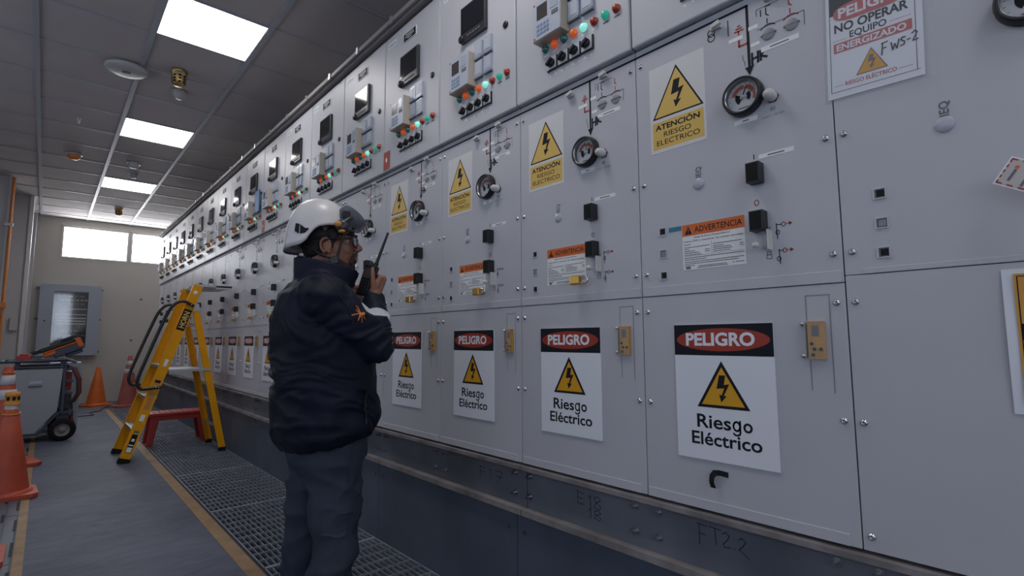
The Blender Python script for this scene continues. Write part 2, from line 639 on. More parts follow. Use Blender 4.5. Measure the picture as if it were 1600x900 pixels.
# ------------------------------------------------------------------ ceiling fittings
lights = [(3.838, 'lit square ceiling panel nearest the camera, above the ladder aisle'),
          (6.398, 'lit square ceiling panel in the middle of the three in the row'),
          (8.958, 'lit square ceiling panel farthest away, in front of the far window'),
          (1.278, 'lit square ceiling panel just outside the top of the picture'),
          (-1.282, 'lit square ceiling panel behind the camera')]
lp = None
for y, lab in lights:
    if lp is None:
        lp = empty('ceiling_light', (0.77, y + 0.3, CEIL))
        f = MB()
        for q in ((-0.31, -0.31, 0.31, -0.297), (-0.31, 0.297, 0.31, 0.31), (-0.31, -0.297, -0.297, 0.297), (0.297, -0.297, 0.31, 0.297)):
            f.box((q[0], q[1], -0.010), (q[2], q[3], -0.0005), 'tee_bar')
        f.build('frame', lp)
        f = MB()
        f.box((-0.297, -0.297, -0.007), (0.297, 0.297, -0.001), 'light_diffuser')
        f.build('diffuser', lp)
        o = lp
    else:
        o = dup(lp, (0.77, y + 0.3, CEIL))
    tag(o, lab, 'ceiling light', 'recessed ceiling light panels')

# round access point, detectors, sprinklers
o = empty('ceiling_speaker', (0.362, 5.18, CEIL))
b = MB()
b.lathe([(0.10, 0.0), (0.145, -0.006), (0.150, -0.018), (0.135, -0.034), (0.08, -0.042), (0.001, -0.044)], (0, 0, -0.012), (0, 0, 1), 'detector_white', 32)
b.build('housing', o)
b = MB()
b.lathe([(0.03, -0.001), (0.03, -0.003), (0.0005, -0.003)], (0, 0, -0.0555), (0, 0, 1), 'ink_grey', 16)
b.build('badge', o)
tag(o, 'flat white round disc fixed to the ceiling beside the nearest light panel', 'ceiling disc')


def strobe(loc, lab, mats=('sprinkler_brass', 'ink_black', 'cream_plastic')):
    o = empty('ceiling_beacon', loc)
    b = MB()
    b.lathe([(0.062, -0.012), (0.062, -0.035), (0.052, -0.04), (0.050, -0.10), (0.038, -0.138), (0.0005, -0.140)], (0, 0, 0), (0, 0, 1), mats[0], 18)
    b.build('body', o)
    b = MB()
    for k in range(8):
        t = 2 * PI * k / 8
        c, s_ = math.cos(t), math.sin(t)
        for z in (-0.062, -0.088, -0.112):
            r = 0.050 if z > -0.10 else 0.0465
            b.obox((c * r, s_ * r, z), ((-s_ * 0.009, c * 0.009, 0), (c * 0.003, s_ * 0.003, 0), (0, 0, 0.008)), mats[1])
    b.build('vent_slots', o)
    b = MB()
    b.lathe([(0.053, -0.041), (0.0545, -0.041), (0.0545, -0.048), (0.0525, -0.048)], (0, 0, 0), (0, 0, 1), mats[2], 18, caps=False)
    b.build('collar', o)
    return tag(o, lab, 'ceiling beacon')


strobe((0.70, 4.97, CEIL), 'brass coloured slotted fitting hanging from the ceiling below the nearest light')
strobe((0.798, 10.95, CEIL), 'small brownish fitting on the ceiling just in front of the far window')


def detector(loc, r, m1, m2, lab, name='smoke_detector'):
    o = empty(name, loc)
    b = MB()
    b.lathe([(r, -0.012), (r, -0.022), (r * 0.9, -0.028), (r * 0.001, -0.028)], (0, 0, 0), (0, 0, 1), m1, 22)
    b.build('base', o)
    b = MB()
    b.lathe([(r * 0.78, -0.028), (r * 0.74, -0.055), (r * 0.5, -0.078), (r * 0.001, -0.084)], (0, 0, 0), (0, 0, 1), m2, 22)
    b.build('dome', o)
    return tag(o, lab, 'detector')


detector((0.773, 5.39, CEIL), 0.062, 'cream_plastic', 'detector_white', 'small cream round detector on the ceiling beside the brass slotted fitting')
detector((0.12, 8.07, CEIL), 0.085, 'detector_white', 'detector_orange', 'round detector with an orange dome on the ceiling left of the lights', 'alarm_sounder')
detector((0.111, 6.69, CEIL), 0.02, 'detector_white', 'detector_white', 'tiny pale button sensor on the ceiling left of the second light')
detector((0.70, 8.0, CEIL), 0.075, 'detector_white', 'detector_white', 'flat white detector on the ceiling between the second and third lights')
detector((0.75, 8.5, CEIL), 0.06, 'tee_bar', 'tee_bar', 'grey domed detector on the ceiling just before the farthest light panel')

# cable duct along the top of the switchgear
b = MB()
b.box((1.44, -1.5, 3.004), (1.62, 11.25, 3.055), 'duct_dark')
b.box((1.418, -1.5, 3.018), (1.44, 11.25, 3.048), 'duct_dark')
o = b.build('cable_duct', bevel=0.003)
for k in range(24):
    c = MB()
    y = 0.4 + 0.45 * k
    c.box((1.411, y - 0.014, 3.012), (1.4175, y + 0.014, 3.054), 'aluminium')
    c.build('clip', o)
tag(o, 'long grey cable duct running along the top of the switchgear row', 'cable duct')

# ------------------------------------------------------------------ switchgear base: channel, plinth plates, gratings
def side(y, z):
    return lambda u, v: (y, u, v)


segs = [(-1.8, 1.60, 'steel channel under the nearest switchgear cabinets, marked with black handwriting'),
        (1.605, 6.4, 'steel channel under the middle cabinets, behind the standing man'),
        (6.405, 11.22, 'steel channel under the farthest cabinets, behind the yellow ladder')]
b0 = None
for i, (y0, y1, lab) in enumerate(segs):
    b = MB()
    b.box((1.515, y0, 0.447), (1.53, y1, 0.605), 'galvanised')
    b.box((1.475, y0, 0.604), (1.60, y1, 0.619), 'galvanised_lip')
    b.box((1.478, y0, 0.424), (1.60, y1, 0.447), 'galvanised_lip')
    o = b.build('steel_channel')
    tag(o, lab, 'steel beam', 'steel channels under the switchgear')
    # bolts: pairs either side of each cabinet joint
    for k in range(-2, 19):
        yb = Y0 + PW * k + 0.02
        for dy in (-0.045, 0.045):
            for z in (0.575, 0.495):
                if y0 < yb + dy < y1:
                    m = MB()
                    m.lathe([(0.013, 0), (0.013, 0.003), (0.009, 0.003), (0.009, 0.010), (0.0045, 0.010), (0.0045, 0.024), (0.0002, 0.024)],
                            (1.515, yb + dy, z), (-1, 0, 0), 'steel', 8, False)
                    m.build('bolt', o)
    if i == 0:
        b0 = o
    elif i == 1:
        b1 = o


def marker(lines, ylo, yhi, zlo, zhi, parent, x=1.5142, w=0.0026):
    """handwritten strokes given in a 0..1 box; u runs left to right in view, so y falls"""
    fn = lambda u, v: (x, yhi - u * (yhi - ylo), zlo + v * (zhi - zlo))
    # stroke width in box units differs by axis: build in metres
    L = [[(u * (yhi - ylo), v * (zhi - zlo)) for u, v in ln] for ln in lines]
    m = MB()
    m.strokes(L, w, lambda u, v: (x, yhi - u, zlo + v), 'ink_marker_faded')
    return m.build('handwriting', parent)


FT22 = [[(0.04, 0), (0.04, 1)], [(0, 1), (0.2, 0.95)], [(0.04, 0.55), (0.16, 0.52)],
        [(0.25, 1), (0.48, 0.95)], [(0.36, 0.97), (0.38, 0.2)],
        [(0.5, 0.8), (0.58, 0.92), (0.64, 0.78), (0.6, 0.55), (0.52, 0.35), (0.54, 0.2), (0.66, 0.25)],
        [(0.73, 0.28), (0.74, 0.24)],
        [(0.82, 0.72), (0.88, 0.85), (0.95, 0.72), (0.9, 0.5), (0.82, 0.3), (1.0, 0.0)]]
marker(FT22, 0.695, 0.85, 0.515, 0.575, b0)
F18 = [[(0.05, 0.5), (0.05, 1)], [(0, 1), (0.3, 0.95)], [(0.05, 0.75), (0.25, 0.72)], [(0.05, 0.5), (0.3, 0.5)],
       [(0.48, 0.8), (0.56, 0.98), (0.56, 0.42)],
       [(0.7, 0.92), (0.85, 0.98), (0.95, 0.85), (0.75, 0.68), (0.7, 0.5), (0.9, 0.45), (0.95, 0.6), (0.75, 0.75), (0.7, 0.92)],
       [(0.48, 0.3), (0.56, 0.42), (0.56, 0.0)],
       [(0.7, 0.34), (0.85, 0.4), (0.95, 0.3), (0.75, 0.2), (0.7, 0.06), (0.9, 0.0), (0.95, 0.1), (0.75, 0.22), (0.7, 0.34)]]
marker(F18, 1.215, 1.335, 0.487, 0.570, b0)
F17 = [[(0.05, 0), (0.05, 1)], [(0, 1), (0.28, 0.95)], [(0.05, 0.55), (0.22, 0.52)], [(0.42, 0.8), (0.52, 1), (0.52, 0)],
       [(0.68, 0.98), (0.98, 0.95), (0.8, 0.0)], [(0.7, 0.5), (0.98, 0.45)]]
marker(F17, 1.755, 1.92, 0.515, 0.56, b1)

plates = [(-1.8, 0.395), (0.40, 1.645), (1.65, 2.845), (2.85, 4.045), (4.05, 5.245), (5.25, 6.445), (6.45, 7.645), (7.65, 8.845), (8.85, 11.22)]
pn = ['dark blue-grey plinth plate at the bottom right corner of the picture', 'dark blue-grey plinth plate below the second large PELIGRO board',
      'dark blue-grey plinth plate to the right of the standing man', 'dark blue-grey plinth plate hidden mostly behind the standing man',
      'dark plinth plate just left of the standing man', 'dark plinth plate beside the rear legs of the yellow ladder',
      'dark plinth plate behind the red step stool', 'dark plinth plate beyond the red step stool', 'farthest dark plinth plate near the end wall']
for (y0, y1), lab in zip(plates, pn):
    b = MB()
    b.box((1.5, y0, -0.03), (1.512, y1, 0.4235), 'plinth_plate')
    o = b.build('plinth_plate')
    tag(o, lab, 'plinth plate', 'plinth plates below the steel channel')
    for y in (y0 + 0.045, y1 - 0.045):
        m = MB()
        m.lathe([(0.009, 0), (0.009, 0.006), (0.0002, 0.007)], (1.5, y, 0.355), (-1, 0, 0), 'steel', 8, False)
        m.build('bolt', o)

jy = [0.46, 1.66, 2.86, 4.01, 5.25, 6.45, 7.65, 8.85, 10.05, 11.25]
gl = ['floor grating panel closest to the camera, below the frame edge', 'floor grating panel to the right of the man at the bottom edge',
      'floor grating panel under the standing man', 'floor grating panel just left of the standing man', 'floor grating panel beside the rear feet of the ladder, nearer side',
      'floor grating panel under the yellow ladder', 'floor grating panel under the red step stool', 'floor grating panel just beyond the red step stool',
      'farthest floor grating panel by the striped cone']
for (y0, y1), lab in zip(zip(jy[:-1], jy[1:]), gl):
    b = MB()
    ya, yb = y0 + 0.006, y1 - 0.006
    x0, x1 = 0.892, 1.490
    n = 20
    for i in range(n + 1):
        x = x0 + (x1 - x0) * i / n
        w = 0.0022 if 0 < i < n else 0.004
        b.box((x - w, ya, -0.03), (x + w, yb, -0.002), 'grating_steel')
    nn = round((yb - ya) / 0.102)
    for i in range(nn + 1):
        y = ya + (yb - ya) * i / nn
        w = 0.0035 if 0 < i < nn else 0.006
        b.box((x0, y - w, -0.012 if 0 < i < nn else -0.03), (x1, y + w, 0.0), 'grating_steel')
    tag(b.build('floor_grating'), lab, 'floor grating', 'steel grating panels along the switchgear')
# bearers under the gratings so they rest on something
b = MB()
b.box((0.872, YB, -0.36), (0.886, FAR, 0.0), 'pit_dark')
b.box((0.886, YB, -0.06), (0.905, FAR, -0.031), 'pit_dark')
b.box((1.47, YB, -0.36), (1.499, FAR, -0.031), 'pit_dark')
struct(b.build('trim_5'))
b = MB()
b.box((0.886, 11.26, -0.05), (1.5, FAR, 0.0), 'floor_epoxy')
b.box((0.886, YB, -0.05), (1.5, 0.45, 0.0), 'floor_epoxy')
b.box((1.5, 11.26, -0.05), (XR, FAR, 0.0), 'floor_epoxy')
struct(b.build('floor'))

# tape lines and trench covers
b = MB()
b.box((0.800, 0.3, 0), (0.868, 11.0, 0.0012), 'tape_tan')
b.box((0.55, 11.0, 0), (0.868, 11.07, 0.0012), 'tape_tan')
tag(b.build('floor_tape'), 'tan marking tape along the edge of the floor grating', 'floor tape')
b = MB()
b.box((-0.058, 0.3, 0), (-0.014, 11.9, 0.0012), 'tape_tan')
tag(b.build('floor_tape'), 'tan marking tape along the trench covers on the left', 'floor tape')
cl = ['steel trench cover with slots in the bottom left corner', 'steel trench cover with slots in front of the nearest cone', 'steel trench cover under the nearest orange cone',
      'steel trench cover under the striped cone', 'steel trench cover beside the welding cart']
for i, lab in enumerate(cl):
    y0 = 2.77 + 1.01 * i + 0.0
    y1 = y0 + 1.0
    b = MB()
    b.box((-0.12, y0, 0.0), (-0.0685, y1, 0.0045), 'cover_plate')
    b.box((-0.70, y0, 0.0), (-0.1245, y1, 0.0045), 'cover_plate')
    for ys in (0.12, 0.62):
        b.box((-0.076, y0 + ys, 0.0046), (-0.062, y0 + ys + 0.26, 0.0052), 'ink_black')
        b.box((-0.140, y0 + ys + 0.25, 0.0046), (-0.126, y0 + ys + 0.45, 0.0052), 'ink_black')
    tag(b.build('trench_cover'), lab, 'trench cover', 'slotted trench covers on the left')

# ------------------------------------------------------------------ sign printing
def tri(bb, fn, cx, z0, z1, hw, mb_, my, border):
    """warning triangle, black rim, yellow field, with lightning bolt"""
    bb.poly([fn(cx - hw, z0, 0), fn(cx + hw, z0, 0), fn(cx, z1, 0)], mb_)
    h = z1 - z0
    k = border
    bb.poly([fn(cx - hw + k * 1.75, z0 + k, 1), fn(cx + hw - k * 1.75, z0 + k, 1), fn(cx, z1 - k * 2.1, 1)], my)
    B = [(-0.06, 0.70), (0.085, 0.70), (0.045, 0.50), (0.17, 0.52), (0.035, 0.27), (0.10, 0.27), (-0.03, 0.13), (-0.075, 0.29), (-0.015, 0.275), (0.05, 0.43), (-0.13, 0.41)]
    pts = [(cx + u * h * 0.95, z0 + v * h) for u, v in B]
    o = len(bb.V)
    # triangulate by hand as three convex pieces
    for idx in ((0, 1, 2, 9, 10), (2, 3, 9), (3, 4, 8, 9), (7, 8, 4, 5, 6)):
        bb.poly([fn(*pts[i], 2) for i in idx], mb_)


def ellipse(cx, cz, a, c, n=36):
    return [(cx + a * math.cos(2 * PI * i / n), cz + c * math.sin(2 * PI * i / n)) for i in range(n)]


def peligro_mesh():
    """origin at the lower left corner of the back, x right, -y out of the wall"""
    W, Hh, T = 0.302, 0.402, 0.004
    bb = MB()
    bb.box((0, -T, 0), (W, 0, Hh), 'sign_white')
    fn = lambda u, v, l=0: (u, -T - 0.0003 - 0.0002 * l, v)
    bb.poly([fn(0, 0.309), fn(W, 0.309), fn(W, Hh), fn(0, Hh)], 'ink_black')
    bb.poly([fn(*p, 1) for p in ellipse(W / 2, 0.356, 0.143, 0.034)], 'sign_red')
    bb.text('PELIGRO', lambda u, v: fn(u, v, 2), 0.040, 0.252, 0.338, 0.039, 'sign_white', 0.035)
    tri(bb, fn, W / 2 - 0.001, 0.155, 0.293, 0.080, 'ink_black', 'sign_yellow', 0.0085)
    bb.text('Ries', fn, 0.067, 0.172, 0.094, 0.040, 'ink_black', 0.018)
    bb.text('o', fn, 0.207, 0.234, 0.0935, 0.040, 'ink_black', 0.018)
    gx, gz = 0.1885, 0.1085
    bb.strokes([[(gx + 0.0095 * math.cos(t * PI / 10), gz + 0.0125 * math.sin(t * PI / 10)) for t in range(21)],
                [(0.1985, 0.1235), (0.1985, 0.0915), (0.1965, 0.0860), (0.1905, 0.0830), (0.1830, 0.0840), (0.1790, 0.0880)]], 0.0052, fn, 'ink_black')
    bb.text('Eléctrico', fn, 0.048, 0.258, 0.044, 0.038, 'ink_black', 0.018)
    return bb.mesh('danger_board')


# ------------------------------------------------------------------ one switchgear cabinet
ZB = 0.62


def CB():
    return MB(-ZB)


YL = -0.024     # face of the instrument compartment


def make_cabinet():
    R = empty('switchgear_cabinet', (D, Y0 + PW, ZB), -PI / 2)
    b = CB()
    b.box((0.004, 0.031, 0.622), (0.596, 1.05, 2.99), 'carcass_paint')
    b.build('carcass', R)
    b = CB()
    b.box((0.0015, 0.0, 1.274), (0.5985, 0.031, 2.142), 'panel_paint')
    b.box((0.006, -0.0025, 1.274), (0.594, 0.001, 1.305), 'panel_paint')
    b.build('middle_door', R, bevel=0.0015)
    b = CB()
    b.box((0.0015, 0.0, 0.628), (0.5985, 0.031, 1.2723), 'panel_paint')
    b.box((0.004, -0.0025, 0.628), (0.575, 0.001, 0.657), 'panel_paint')
    b.build('lower_door', R, bevel=0.0015)
    b = CB()
    b.box((0.003, YL, 2.146), (0.597, 0.031, 2.992), 'panel_paint')
    b.build('instrument_door', R, bevel=0.006)

    yl = lambda l=0: YL - 0.0006 - 0.0003 * l
    # nameplate, maker label, lock
    b = CB()
    b.box((0.222, YL - 0.004, 2.872), (0.364, YL, 2.926), 'label_white')
    b.box((0.226, YL - 0.0048, 2.876), (0.358, YL - 0.003, 2.922), 'ink_black')
    fn = lambda u, v: (u, YL - 0.0052, v)
    b.strokes([[(0.25, 2.911), (0.332, 2.911)], [(0.245, 2.899), (0.338, 2.899)], [(0.27, 2.887), (0.312, 2.887)]], 0.004, fn, 'label_white')
    b.build('nameplate', R, label='black engraved nameplate')
    b = CB()
    b.box((0.034, YL - 0.001, 2.912), (0.136, YL, 2.948), 'label_white')
    b.text('SIEMENS', lambda u, v: (u, YL - 0.0014, v), 0.039, 0.131, 2.920, 0.019, 'brand_teal', 0.02)
    b.build('maker_label', R)
    b = CB()
    b.lathe([(0.016, 0), (0.016, 0.006), (0.009, 0.008), (0.0005, 0.008)], (0.534, YL, 2.557), (0, -1, 0), 'black_plastic', 16)
    b.build('lock', R)
    # protection relay (dark, hinged screen)
    b = CB()
    b.box((0.207, YL - 0.018, 2.600), (0.405, YL, 2.788), 'dark_plastic')
    mt = b.build('meter', R, bevel=0.005)
    b = CB()
    b.box((0.217, YL - 0.0200, 2.648), (0.392, YL - 0.017, 2.776), 'meter_glass')
    b.build('screen', mt)
    b = CB()
    for i in range(5):
        b.box((0.265 + 0.022 * i, YL - 0.0205, 2.618), (0.278 + 0.022 * i, YL - 0.017, 2.627), 'ink_grey')
    b.build('keys', mt)
    b = CB()
    b.lathe([(0.020, 0), (0.020, 0.010), (0.013, 0.015), (0.0005, 0.015)], (0.223, YL - 0.017, 2.617), (0, -1, 0), 'black_plastic', 16)
    b.build('port_cap', mt)
    # cream relay case
    b = MB(-ZB + 0.010).shift(-0.036)
    b.box((0.195, YL - 0.050, 2.334), (0.352, YL, 2.503), 'cream_plastic')
    rl = b.build('relay', R, bevel=0.003)
    b = MB(-ZB + 0.010).shift(-0.036)
    b.box((0.198, YL - 0.0525, 2.337), (0.349, YL - 0.0495, 2.500), 'relay_face')
    b.build('faceplate', rl)
    b = MB(-ZB + 0.010).shift(-0.036)
    b.box((0.222, YL - 0.0535, 2.418), (0.280, YL - 0.052, 2.480), 'lcd')
    b.build('display', rl)
    b = MB(-ZB + 0.010).shift(-0.036)
    for i in range(4):
        for j in range(3):
            b.box((0.222 + 0.018 * i, YL - 0.0545, 2.352 + 0.018 * j), (0.234 + 0.018 * i, YL - 0.052, 2.362 + 0.018 * j), 'key_blue')
    b.box((0.305, YL - 0.0545, 2.408), (0.338, YL - 0.052, 2.424), 'ink_grey')
    b.box((0.296, YL - 0.0540, 2.436), (0.338, YL - 0.052, 2.488), 'clear_plug')
    for z in (2.345, 2.49):
        b.box((0.204, YL - 0.0540, z - 0.003), (0.211, YL - 0.052, z + 0.003), 'led_red')
    b.build('keypad', rl)
    # four test blocks
    for x in (0.318, 0.386):
        for z in (2.470, 2.374):
            b = CB()
            b.box((x, YL - 0.012, z), (x + 0.056, YL, z + 0.086), 'clear_plug')
            b.box((x + 0.006, YL - 0.0135, z + 0.022), (x + 0.050, YL - 0.011, z + 0.078), 'relay_face')
            b.box((x - 0.001, YL - 0.016, z), (x + 0.057, YL, z + 0.010), 'clear_edge')
            b.build('test_block', R)
    # indicator lamps
    kinds = ['lamp_green_off', 'lamp_orange', 'lamp_green_off', 'lamp_orange', 'lamp_green_hot', 'lamp_red', 'lamp_green_on', 'lamp_red']
    for i, kd in enumerate(kinds):
        x = 0.186 + 0.0512 * i
        b = CB()
        b.lathe([(0.0165, 0), (0.0165, 0.004), (0.0135, 0.006), (0.0125, 0.014), (0.008, 0.018), (0.0005, 0.019)], (x, YL, 2.326), (0, -1, 0), kd, 16)
        b.build('indicator_lamp', R)
        b = CB()
        b.box((x - 0.013, yl(), 2.296), (x + 0.013, YL, 2.302), 'label_white' if i < 6 else 'ink_grey')
        b.build('lamp_label', R)
    for i in range(4):
        x = 0.224 + 0.0612 * i
        b = CB()
        b.box((x - 0.028, YL - 0.006, 2.221), (x + 0.029, YL, 2.278), 'black_plastic')  # black L left showing right and below the plate is its painted shadow
        b.box((x - 0.028, YL - 0.0075, 2.227), (x + 0.023, YL - 0.005, 2.278), 'panel_paint_light')
        sw = b.build('selector_switch', R)
        b = CB()
        b.lathe([(0.0185, 0), (0.0175, 0.008), (0.016, 0.013), (0.0005, 0.014)], (x - 0.002, YL - 0.007, 2.252), (0, -1, 0), 'black_plastic', 18)
        t = 0.6
        b.obox((x - 0.002, YL - 0.022, 2.252), ((0.018 * math.cos(t), 0, 0.018 * math.sin(t)), (0, 0.006, 0), (-0.0055 * math.sin(t), 0, 0.0055 * math.cos(t))), 'black_plastic')
        b.build('knob', sw)
        b = CB()
        b.box((x - 0.018, yl(), 2.199), (x + 0.018, YL, 2.207), 'label_white')
        b.box((x - 0.011, yl(1), 2.202), (x + 0.011, yl(), 2.204), 'ink_grey')
        b.build('switch_label', R)

    # ---------------- middle door: mimic diagram (ink)
    f0 = lambda u, v, l=0: (u, -0.0006 - 0.0002 * l, v)
    b = CB()
    b.strokes([[(0.002, 2.119), (0.393, 2.119)]], 0.0075, f0, 'ink_black')
    b.strokes([[(0.393, 2.119), (0.393, 1.925)]], 0.0080, f0, 'ink_black')
    b.poly([f0(0.380, 1.930, 1), f0(0.393, 1.902, 1), f0(0.407, 1.930, 1)], 'ink_black')
    b.strokes([[(0.366, 2.026), (0.366, 2.003), (0.391, 2.003)]], 0.006, f0, 'ink_red')
    b.strokes([[(0.354, 2.052), (0.380, 2.052)], [(0.359, 2.060), (0.375, 2.060)], [(0.364, 2.068), (0.370, 2.068)], [(0.366, 2.052), (0.366, 2.04)]], 0.0045, f0, 'ink_red')
    b.strokes([[(0.420, 2.030), (0.546, 2.030), (0.546, 1.988)], [(0.42, 2.072), (0.42, 2.092), (0.50, 2.092)]], 0.0022, f0, 'ink_grey')
    b.strokes([[(0.432, 2.066), (0.432, 2.085)], [(0.445, 2.090), (0.46, 2.090)]], 0.003, f0, 'ink_black')
    for cx, m in ((0.451, 'ink_black'), (0.513, 'ink_red')):
        arc = [(cx + 0.026 * math.cos(t), 2.008 + 0.026 * math.sin(t)) for t in [PI * (0.25 + 0.06 * k) for k in range(10)]]
        b.strokes([arc], 0.003, f0, m)
        b.strokes([[(cx - 0.004, 2.085), (cx - 0.004, 2.066), (cx + 0.003, 2.060)], [(cx - 0.002, 2.052), (cx - 0.002, 2.038)]], 0.003, f0, m)
    b.strokes([[(0.375, 1.972), (0.375, 1.958), (0.380, 1.948), (0.380, 1.938)]], 0.0025, f0, 'ink_grey')
    # text by the plug, O and I marks
    b.text('80', f0, 0.444, 0.458, 1.776, 0.011, 'ink_grey')
    b.text('psw = 120 kPa', f0, 0.424, 0.482, 1.760, 0.006, 'ink_grey')
    b.strokes([[(0.392, 1.649), (0.392, 1.662)]], 0.003, f0, 'ink_black')
    b.strokes([[(0.393 + 0.006 * math.cos(t * PI / 6), 1.520 + 0.008 * math.sin(t * PI / 6)) for t in range(13)]], 0.0022, f0, 'ink_red')
    # rotated mark above the round lens
    V, Fc = glyphs('IEQ', 0.02)
    sc = 0.0225
    b.add([f0(0.228 - v[1] * sc * 1.1, 1.634 + v[0] * sc * 1.05) for v in V], Fc, 'ink_grey')
    # locking diagram right of the guard
    b.strokes([[(0.443, 1.452), (0.445, 1.408)], [(0.443, 1.448), (0.456, 1.447)], [(0.447, 1.378), (0.449, 1.338)], [(0.447, 1.375), (0.459, 1.374)]], 0.0022, f0, 'ink_black')
    for z in (1.447, 1.374):
        b.strokes([[(0.462 + 0.005 * math.cos(t * PI / 5), z + 0.006 * math.sin(t * PI / 5)) for t in range(11)], [(0.467, z), (0.484, z)]], 0.002, f0, 'ink_red')
        b.poly([f0(0.476, z - 0.006), f0(0.485, z), f0(0.476, z + 0.006)], 'ink_red')
    for z in (1.426, 1.352):
        b.strokes([[(0.446 + 0.005 * math.cos(t * PI / 5), z + 0.006 * math.sin(t * PI / 5)) for t in range(11)]], 0.002, f0, 'ink_black')
    for z in (1.432, 1.362):
        b.strokes([[(0.414, z - 0.007), (0.427, z - 0.007), (0.427, z + 0.004), (0.414, z + 0.004), (0.414, z - 0.007)],
                   [(0.416, z + 0.004), (0.416, z + 0.012), (0.425, z + 0.012), (0.425, z + 0.004)]], 0.002, f0, 'ink_grey')
    b.build('mimic_diagram', R, label='black and red printed circuit diagram')
    b = CB()
    b.strokes([[(0.393, 2.119), (0.599, 2.119)]], 0.0075, f0, 'ink_black')
    b.build('busbar_line', R)
    b = CB()
    b.strokes([[(0.281 + 0.011 * math.cos(t * PI / 8), z + 0.012 * math.sin(t * PI / 8)) for t in range(17)] for z in (2.085, 2.069)], 0.003, f0, 'ink_black')
    b.strokes([[(0.281, 2.119), (0.281, 2.097)], [(0.335, 2.10), (0.335, 2.05)]], 0.003, f0, 'ink_black')
    b.build('transformer_symbol', R)
    b = CB()
    HK = [[(0.402, 1.966), (0.402, 1.932)], [(0.402, 1.948), (0.418, 1.950)], [(0.419, 1.966), (0.418, 1.934)],
          [(0.426, 1.964), (0.426, 1.936)], [(0.440, 1.968), (0.427, 1.949), (0.443, 1.940)]]
    b.strokes(HK, 0.0065, f0, 'ink_marker')
    b.build('handwritten_letters', R, label='black handwritten letters HK')

    for (x0, x1, z0, z1, rise, tw) in ((0.341, 0.408, 1.764, 1.778, 0, 0.018), (0.406, 0.500, 1.645, 1.658, 0, 0.045), (0.428, 0.530, 1.957, 1.972, 0, 0.05), (0.335, 0.378, 2.024, 2.036, 0, 0.0),
                                       (0.395, 0.422, 2.038, 2.05, 0, 0.0), (0.400, 0.425, 1.985, 1.996, 0, 0.0)):
        b = CB()
        b.box((x0, -0.0008, z0), (x1, 0, z1), 'label_white')
        if tw:
            c = (x0 + x1) / 2
            b.box((c - tw / 2, -0.0011, (z0 + z1) / 2 - 0.0018), (c + tw / 2, -0.0007, (z0 + z1) / 2 + 0.0018), 'ink_grey')
        b.build('label_strip', R)
    for x in (0.451, 0.513):
        b = CB()
        b.lathe([(0.0175, 0), (0.0175, 0.002), (0.016, 0.003), (0.0005, 0.003)], (x, 0, 2.004), (0, -1, 0), 'shutter_grey', 20)
        b.box((x - 0.021, -0.003, 2.0015), (x + 0.021, 0, 2.0065), 'ink_grey')
        b.build('key_shutter', R)
    for x, z in ((0.300, 2.092), (0.462, 2.108)):
        b = CB()
        b.box((x - 0.016, -0.014, z - 0.006), (x + 0.016, 0, z + 0.005), 'white_plastic')
        b.obox((x + 0.004, -0.017, z + 0.004), ((0.014, 0, 0.003), (0, 0.006, 0), (-0.002, 0, 0.006)), 'white_plastic')
        b.build('clip', R)
    # pressure gauge
    gc = (0.374, 0, 1.841)
    b = CB()
    b.lathe([(0.058, 0), (0.0585, 0.010), (0.056, 0.026), (0.052, 0.030), (0.048, 0.026), (0.047, 0.016), (0.0465, 0.006)], gc, (0, -1, 0), 'black_plastic', 40, caps=False)
    g = b.build('pressure_gauge', R)
    b = CB()
    b.lathe([(0.0478, 0.0265), (0.0472, 0.0265), (0.0455, 0.0105), (0.0460, 0.0105)], gc, (0, -1, 0), 'steel', 40, caps=False)
    b.build('inner_ring', g)
    b = CB()
    yd = -0.008
    b.poly([(p[0], yd, p[1]) for p in ellipse(gc[0], gc[2], 0.047, 0.047)], 'gauge_face')
    for (r0, r1, t0, t1, m) in ((0.024, 0.036, 15, 75, 'gauge_red'), (0.024, 0.036, 85, 165, 'gauge_red'), (0.010, 0.022, -40, 40, 'ink_black'), (0.010, 0.024, 150, 235, 'ink_black'), (0.028, 0.036, -25, 12, 'gauge_red')):
        n = 10
        for i in range(n):
            a0, a1 = [math.radians(t0 + (t1 - t0) * q / n) for q in (i, i + 1)]
            b.poly([(gc[0] + r * math.cos(a), yd - 0.0006, gc[2] + r * math.sin(a)) for r, a in ((r0, a0), (r1, a0), (r1, a1), (r0, a1))], m)
    fd = lambda u, v: (u, yd - 0.001, v)
    b.strokes([[(gc[0] - 0.005, gc[2] - 0.008), (gc[0] + 0.008, gc[2] + 0.030)]], 0.003, fd, 'ink_black')
    b.strokes([[(gc[0] - 0.014, gc[2] - 0.033), (gc[0] + 0.016, gc[2] - 0.033)]], 0.004, fd, 'ink_grey')
    for i in range(12):
        t = math.radians(-30 + 240 * i / 11)
        b.strokes([[(gc[0] + 0.038 * math.cos(t), gc[2] + 0.038 * math.sin(t)), (gc[0] + 0.042 * math.cos(t), gc[2] + 0.042 * math.sin(t))]], 0.0015, fd, 'ink_grey')
    b.lathe([(0.006, 0), (0.005, 0.004), (0.0003, 0.005)], (gc[0], yd, gc[2]), (0, -1, 0), 'gauge_face', 12)
    b.build('dial', g)
    b = CB()
    b.lathe([(0.018, 0), (0.018, 0.004), (0.0005, 0.004)], (0.452, 0, 1.815), (0, -1, 0), 'black_plastic', 6, False)
    b.lathe([(0.015, 0.004), (0.016, 0.014), (0.014, 0.034), (0.008, 0.042), (0.0005, 0.043)], (0.452, 0, 1.815), (0, -1, 0), 'white_plastic', 16)
    b.build('plug', R, label='small white plastic plug')
    b = CB()
